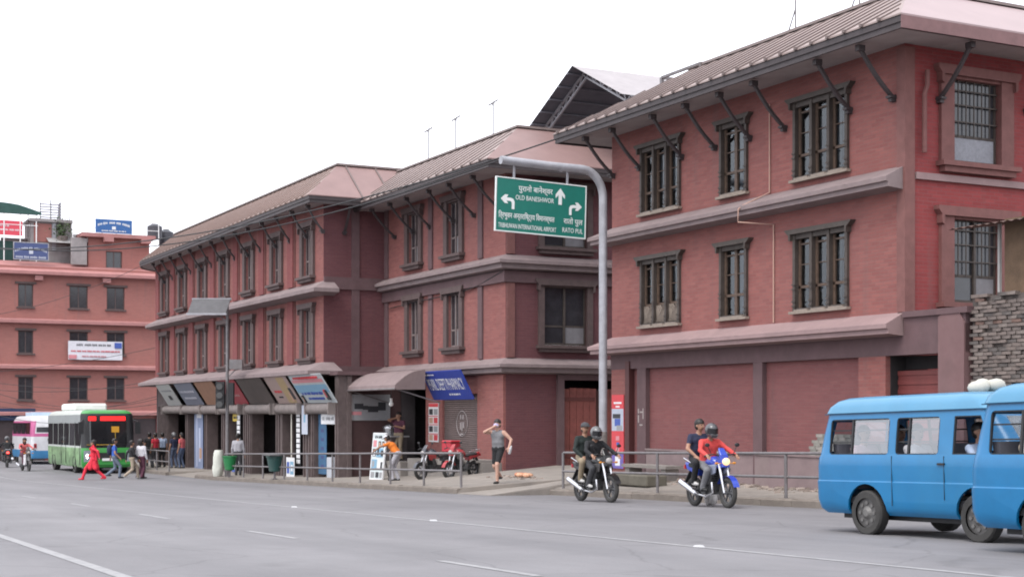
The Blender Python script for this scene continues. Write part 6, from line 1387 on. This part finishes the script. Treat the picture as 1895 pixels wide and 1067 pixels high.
    for p0, p1, r0, r1, m in caps:
        a = np.array(p0); d = np.array(p1) - a; L = d @ d + 1e-9; t = np.clip(((cen - a) @ d) / L, 0, 1); dist = np.linalg.norm(cen - a - t[:, None] * d, axis=1) - (r0 + (r1 - r0) * t)
        k = dist < best; best[k] = dist[k]; idx[k] = m
    vs = [tuple(v.co) for v in em.vertices]; fs = [tuple(p.vertices) for p in em.polygons]; bpy.data.meshes.remove(em)
    b = MB(); b.v = vs; b.f = fs; b.m = [int(i) for i in idx]
    b.cm = 0
    for w, d, s in hands:                          # five fingers a hand, curled
        sx = d.cross(Vector((0, 0, 1)))
        if sx.length < .05: sx = Vector((1, 0, 0)).cross(d) * -1
        sx.normalize(); dn = d.cross(sx); tip = w + d * .09
        for k, (off, ln) in enumerate(((-.027, .06), (-.009, .07), (.009, .066), (.027, .052))):
            q0 = tip + sx * off; q1 = q0 + d * ln * .55 + dn * .012; q2 = q1 + d * ln * .3 + dn * .03; b.tube([q0 - d * .03, q0, q1, q2], [.01, .01, .009, .007], 6)
        q0 = w + d * .03 + sx * .03 * s; b.tube([q0, q0 + sx * .035 * s + d * .03, q0 + sx * .035 * s + d * .06], [.012, .011, .008], 6)
    b.cm = 4
    for s in (-1, 1): 
        c = H(.083, s * .033, .012); b.ball(c, (.011, .014, .009), 6, 4)
    c = H(.078, 0, -.068); b.ball(c, (.01, .026, .006), 6, 4)
    o = b.build('person', [skin, top, bottom, shoe, HAIR], None, loc, rz, smooth=75); o.scale = (scale,) * 3
    tag(o, label, 'person', group); o['hc'] = tuple(hc); o['_r'] = 0
    if hair:
        hb = MB(); n = 14
        for (zz, rr) in ((.0, 0),): pass
        hb.ball((0, 0, 0), (.108, .1, .105), 14, 10, z0=-.25); hb.ball((-.035, 0, -.05), (.078, .094, .09), 12, 8); hm = hb.mesh('hair', HAIR, 60)
        if hair == 'long': 
            hb = MB(); hb.ball((0, 0, 0), (.108, .104, .105), 14, 10, z0=-.25); hb.ball((-.06, 0, -.1), (.07, .09, .2), 12, 8); hm = hb.mesh('hair', HAIR, 60)
        ho = link('hair', hm, o); ho.matrix_local = Matrix.Translation(H(-.022, 0, .035)) @ (Rh @ Matrix.Rotation(R(-18), 3, 'Y')).to_4x4()
    return o, H, Rh
def helmet(o, H, Rh, m, visor):
    b = MB(); b.ball((0, 0, 0), (.15, .128, .145), 18, 12, z0=-.72); h = b.build('helmet', m, o, smooth=60); h.matrix_local = Matrix.Translation(H(.0, 0, .015)) @ Rh.to_4x4()
    b = MB()
    for k in range(8):
        a0, a1 = R(-70 + 17.5 * k), R(-70 + 17.5 * (k + 1))
        b.quad((.155 * math.cos(a0), .134 * math.sin(a0), -.06), (.155 * math.cos(a1), .134 * math.sin(a1), -.06), (.15 * math.cos(a1), .13 * math.sin(a1), .05), (.15 * math.cos(a0), .13 * math.sin(a0), .05))
    b.build('visor', visor, h, smooth=60)
    b = MB(); b.hull8([(.02, -.09, -.14), (.14, -.06, -.14), (.14, .06, -.14), (.02, .09, -.14), (.02, -.125, -.07), (.158, -.08, -.06), (.158, .08, -.06), (.02, .125, -.07)]); b.build('chin_guard', m, h, bevel=.015)
    return h
def cl(name, c, r=.85): return mat('cloth_' + name, c, r, .14, 9, .25, 60)
NAVY = cl('navy', (.018, .022, .05)); BLK = cl('black', (.014, .014, .016)); KHA = cl('khaki', (.24, .19, .13)); GRY = cl('grey', (.16, .16, .17)); DGR = cl('dark_grey', (.05, .05, .055)); JEAN = cl('jeans', (.07, .09, .14)); RED = cl('red', (.46, .03, .05)); BLU = cl('blue', (.04, .11, .42)); LBL = cl('light_blue', (.3, .36, .48)); WHT = cl('white', (.5, .49, .52)); ORG = cl('orange', (.6, .16, .02)); LGR = cl('light_grey', (.36, .35, .38)); MAR = cl('maroon', (.09, .03, .05)); SAL = cl('salmon', (.48, .1, .1)); BEI = cl('beige', (.33, .27, .21)); COR = cl('coral_red', (.5, .055, .05)); GRN = cl('bottle_green', (.014, .02, .019)); SHB = mat('shoe_black', (.02, .02, .02), .5); SHW = mat('shoe_white', (.45, .44, .43), .6)
def onroad(X, Y): return (X, Y, road_z(Y))
def bike_local(m, dx, dz=0): 
    v = m.rotation_euler.to_matrix() @ Vector((dx, 0, dz)); return m.location + v
RIDE = dict(pelvis=(-.17, 0, .88), lean=14, wL=(.36, .33, 1.05), wR=(.36, -.33, 1.05), aL=(.0, .2, .4), aR=(.0, -.2, .4), kp={1: (1, .25, .5), -1: (1, -.25, .5)}, epL=(-.6, .8, -.3), epR=(-.6, -.8, -.3))
PILL = dict(pelvis=(-.55, 0, .97), lean=6, wL=(-.25, .2, 1.0), wR=(-.25, -.2, 1.0), aL=(-.33, .21, .5), aR=(-.33, -.21, .5), kp={1: (1, .4, .5), -1: (1, -.4, .5)}, epL=(-.4, 1, -.4), epR=(-.4, -1, -.4))
HG = mat('helmet_grey', (.1, .1, .103), .35, .1, 6, coat=.4); HD = mat('helmet_dark', (.06, .06, .065), .3, .1, 6, coat=.4); VIS = mat('visor_dark', (.01, .01, .012), .08, 0, spec=.8)
o, H, Rh = person('rider in black jacket and grey helmet on the black motorcycle', m1.location, RZ, BLK, DGR, SHW, RIDE, 'long', hair=False); helmet(o, H, Rh, HG, VIS)
b = MB(); b.bar((.04, -.1, 1.25), (.05, .12, 1.12), .06, .01); 
o, H, Rh = person('passenger in dark green jacket and khaki trousers with a dark cap on the black motorcycle', m1.location, RZ, GRN, KHA, SHW, PILL, 'long', look=-10)
b = MB(); b.ball((0, 0, 0), (.115, .105, .09), 14, 6, z0=0.0); b.box(.08, .19, -.07, .07, .0, .018); c = b.build('cap', DGR, o, smooth=60); c.matrix_local = Matrix.Translation(H(-.01, 0, .05)) @ Rh.to_4x4()
b = MB(); b.tube([(-.52, -.07, 1.42), (-.44, 0, 1.34), (-.52, .07, 1.42)], .03, 6); b.build('collar', WHT, o)
o, H, Rh = person('rider in a coral red jacket and dark helmet on the blue motorcycle', m2.location, RZ - .08, COR, GRY, SHB, RIDE, 'long', hair=False); helmet(o, H, Rh, HD, VIS)
o, H, Rh = person('bareheaded passenger in a navy T-shirt on the blue motorcycle', m2.location, RZ - .08, NAVY, BLK, SHW, PILL, 'short', look=15)
o, H, Rh = person('dark-clothed rider on the motorcycle with the red tail light', m3.location, RZ + math.pi - .1, BLK, DGR, SHB, RIDE, 'long', hair=False); helmet(o, H, Rh, HD, VIS)
sr = dict(RIDE); sr.update(pelvis=(-.35, 0, .86), aL=(.1, .12, .36), aR=(.1, -.12, .36))
o, H, Rh = person('rider in a salmon top on the white-fronted scooter', m4.location, RZ + .1, SAL, MAR, SHB, sr, 'long', hair='long')
# walking man with bottle
x, y = toS(-.38, 40.2); wz = pave_z(x, y)
wr_ = math.atan2(-.85, -.5)
o, H, Rh = person('man in grey sleeveless shirt and black shorts walking with a cloth to his face', (-.38, 40.2, wz), wr_, GRY, BLK, SHB, dict(pelvis=(0, 0, .93), lean=3, wR=(.2, -.05, 1.5), epR=(.6, -1, -.6), wL=(.14, .42, .98), epL=(-.5, .6, -.2), aL=(.2, .09, .08), aR=(-.28, -.09, .18)), 'none', 'short', scale=1.03, skin=mat('skin_fair', (.42, .25, .19), .55, .08, 10), look=6)
b = MB(); b.ball((.0, 0, 0), (.045, .08, .055), 10, 8); c = b.build('face_cloth', mat('lavender_cloth', (.38, .36, .55), .8), o, smooth=70); c.matrix_local = Matrix.Translation(H(.075, 0, -.035)) @ Rh.to_4x4()
b = MB(); b.ball((-.17, -.1, 1.08), (.08, .12, .18), 10, 8); b.tube([(-.12, -.12, 1.2), (-.1, -.13, 1.38), (.03, -.12, 1.43), (.1, -.05, 1.3)], .016, 6); b.build('shoulder_bag', BLK, o, smooth=70)
bt = thing('bottle', 'clear plastic bottle held by the walking man', 'bottle', o.location + Matrix.Rotation(wr_, 3, 'Z') @ Vector((.17, .46, .84)), wr_); bt.rotation_euler = (R(-25), R(20), wr_)
b = MB(); b.cyl((0, 0, 0), (0, 0, .17), .038, n=12); b.cyl((0, 0, .17), (0, 0, .21), .038, .016, 12); b.build('bottle_body', mat('clear_plastic', (.5, .5, .52), .15), bt, smooth=40); b = MB(); b.cyl((0, 0, .21), (0, 0, .24), .018, n=10); b.build('bottle_cap', WHITE, bt)
# boy in orange bending to the standee
x, y = -8.75, -2.75; p = S(x, y, pave_z(x, y))
o, H, Rh = person('person in an orange T-shirt and pale trousers leaning towards the standee', p, math.atan2(.35, -1), ORG, LGR, SHB, dict(pelvis=(-.08, 0, .92), lean=38, wL=(.62, .3, 1.05), wR=(.35, -.35, .98), epL=(0, 1, .2), epR=(-.4, -1, .2), aL=(.06, .1, .08), aR=(-.06, -.1, .08)), 'short', scale=.93, nod=25)
b = MB(); b.ball((0, 0, 0), (.115, .108, .085), 14, 6, z0=0.0); b.box(.08, .18, -.06, .06, 0, .016); c = b.build('cap', WHT, o, smooth=60); c.matrix_local = Matrix.Translation(H(-.01, 0, .05)) @ Rh.to_4x4()
# man on the phone in the shop
p = BL(-7.35, -.55, -.15)
o, H, Rh = person('man in a dark maroon shirt and khaki trousers holding a phone to his ear', p, math.atan2(-.9, -.2), MAR, KHA, SHB, dict(wR=(.1, -.11, 1.52), epR=(.5, -1, -.5), wL=(.24, .02, 1.22), epL=(-.1, 1, -.5)), 'short')
# crossing pedestrians
WALK = dict(wL=(-.18, .25, .85), wR=(.22, -.25, .88), aL=(.3, .09, .09), aR=(-.32, -.09, .16), pelvis=(0, 0, .9))
o, H, Rh = person('woman in a bright red kurta and trousers striding across in front of the bus', onroad(-17.2, 60), math.pi, cl('bright_red', (.62, .03, .055)), cl('bright_red2', (.62, .03, .055)), MATS['cloth_bright_red'], dict(WALK, aL=(.42, .12, .09), aR=(-.42, -.12, .12), pelvis=(0, 0, .86), wL=(-.3, .28, .95), wR=(.3, -.28, .98)), 'long', hair='long', skirt=.36)
b = MB(); b.tube([(-.02, -.16, 1.42), (.12, -.05, 1.3), (.12, .08, 1.28), (-.02, .16, 1.42), (-.12, .1, 1.2), (-.13, .1, .8)], .05, 8); b.build('shawl', MATS['cloth_bright_red'], o, smooth=70)
o, H, Rh = person('man in a blue shirt with a dark backpack crossing in front of the bus', onroad(-16.95, 62.2), 0.2, BLU, cl('faded_jeans', (.13, .16, .21)), SHB, dict(WALK, aL=(-.3, .09, .16), aR=(.22, -.09, .08)), 'short')
b = MB(); b.ball((-.2, 0, 1.2), (.12, .16, .24), 12, 10); b.build('backpack', NAVY, o, smooth=70)
for dx, lb, tp, bo, rr, hr in ((-15.95, 'person in a black top and beige trousers at the front of the crossing group', BLK, BEI, .1, True), (-15.6, 'person in a white shawl and dark trousers in the crossing group', WHT, MAR, .3, 'long'), (-15.75, 'person in maroon in the middle of the crossing group', MAR, MAR, .0, 'long')):
    yy = 61.2 + (.6 if 'middle' in lb else 0) + (.2 if 'white' in lb else 0)
    person(lb, onroad(dx, yy), math.pi * (rr) + .2, tp, bo, SHW if 'black' in lb else SHB, WALK if 'black' in lb else dict(aL=(.12, .1, .08), aR=(-.12, -.1, .1)), 'long', hair=hr, scale=.96, group='people crossing by the bus')
# people waiting behind the short rail
for px, Y, lb, tp, bo, rr in ((287, 71.5, 'person in a red shirt waiting behind the short guard rail', RED, DGR, 2.6), (300, 72.0, 'person in a light blue shirt waiting behind the short guard rail', LBL, BLK, 2.2), (322, 70.6, 'person in dark clothes with a helmet on waiting by the first shop', NAVY, JEAN, 2.4), (336, 70.0, 'person in a salmon shirt and jeans by the far glass door', SAL, JEAN, 2.8), (276, 73.5, 'person in black standing at the far end of the short rail', BLK, DGR, 2.0)):
    X = (px - 947) * Y / 2700; x, y = toS(X, Y); o, H, Rh = person(lb, (X, Y, pave_z(x, y)), rr, tp, bo, SHB, dict(aL=(.05, .1, .08), aR=(-.05, -.1, .08)), 'short', scale=.98, group='people waiting at the rail')
    if 'helmet' in lb: helmet(o, H, Rh, HG, VIS)
x, y = -24.7, -3.1; o, H, Rh = person('person in a pale grey top standing behind the traffic light pole', S(x, y, pave_z(x, y)), RZ + 2.6, LGR, DGR, SHB, dict(aL=(.05, .1, .08), aR=(-.05, -.1, .08)), 'long', hair=True)
# people in the microbuses
SITP = dict(pelvis=(0, 0, .82), lean=-4, wL=(.3, .15, .85), wR=(.3, -.15, .85), aL=(.42, .12, .56), aR=(.42, -.12, .56), kp=(.5, 0, 1))
DRV = dict(SITP, wL=(.42, .14, 1.05), wR=(.42, -.14, 1.05))
def seated(v, dx, dy, lb, tp, pose=SITP, hr=True):
    w = v.rotation_euler.to_matrix() @ Vector((dx, dy, 0)); return person(lb, v.location + w, RZ, tp, DGR, SHB, pose, 'short', hair=hr, scale=.9, group='people riding in the blue microbuses')
seated(vans[0], .62, -.32, 'driver in a striped pale shirt at the wheel of the rear blue microbus', LBL, DRV)
seated(vans[0], -1.42, -.38, 'passenger in pink in the back row of the rear blue microbus', cl('pink', (.55, .35, .4)))
seated(vans[0], -.42, -.36, 'passenger in white in the middle row of the rear blue microbus', WHT)
seated(vans[0], -1.42, .25, 'passenger in dark clothes on the far side of the rear blue microbus', DGR, SITP, 'long')
seated(vans[1], -1.42, -.36, 'passenger in beige in the front blue microbus', BEI)
for o in bpy.data.objects:
    for k in ('hc', '_r'):
        if k in o: del o[k]
def kill(o):
    for c in list(o.children): kill(c)
    bpy.data.objects.remove(o)
for o in PROTO: kill(o)
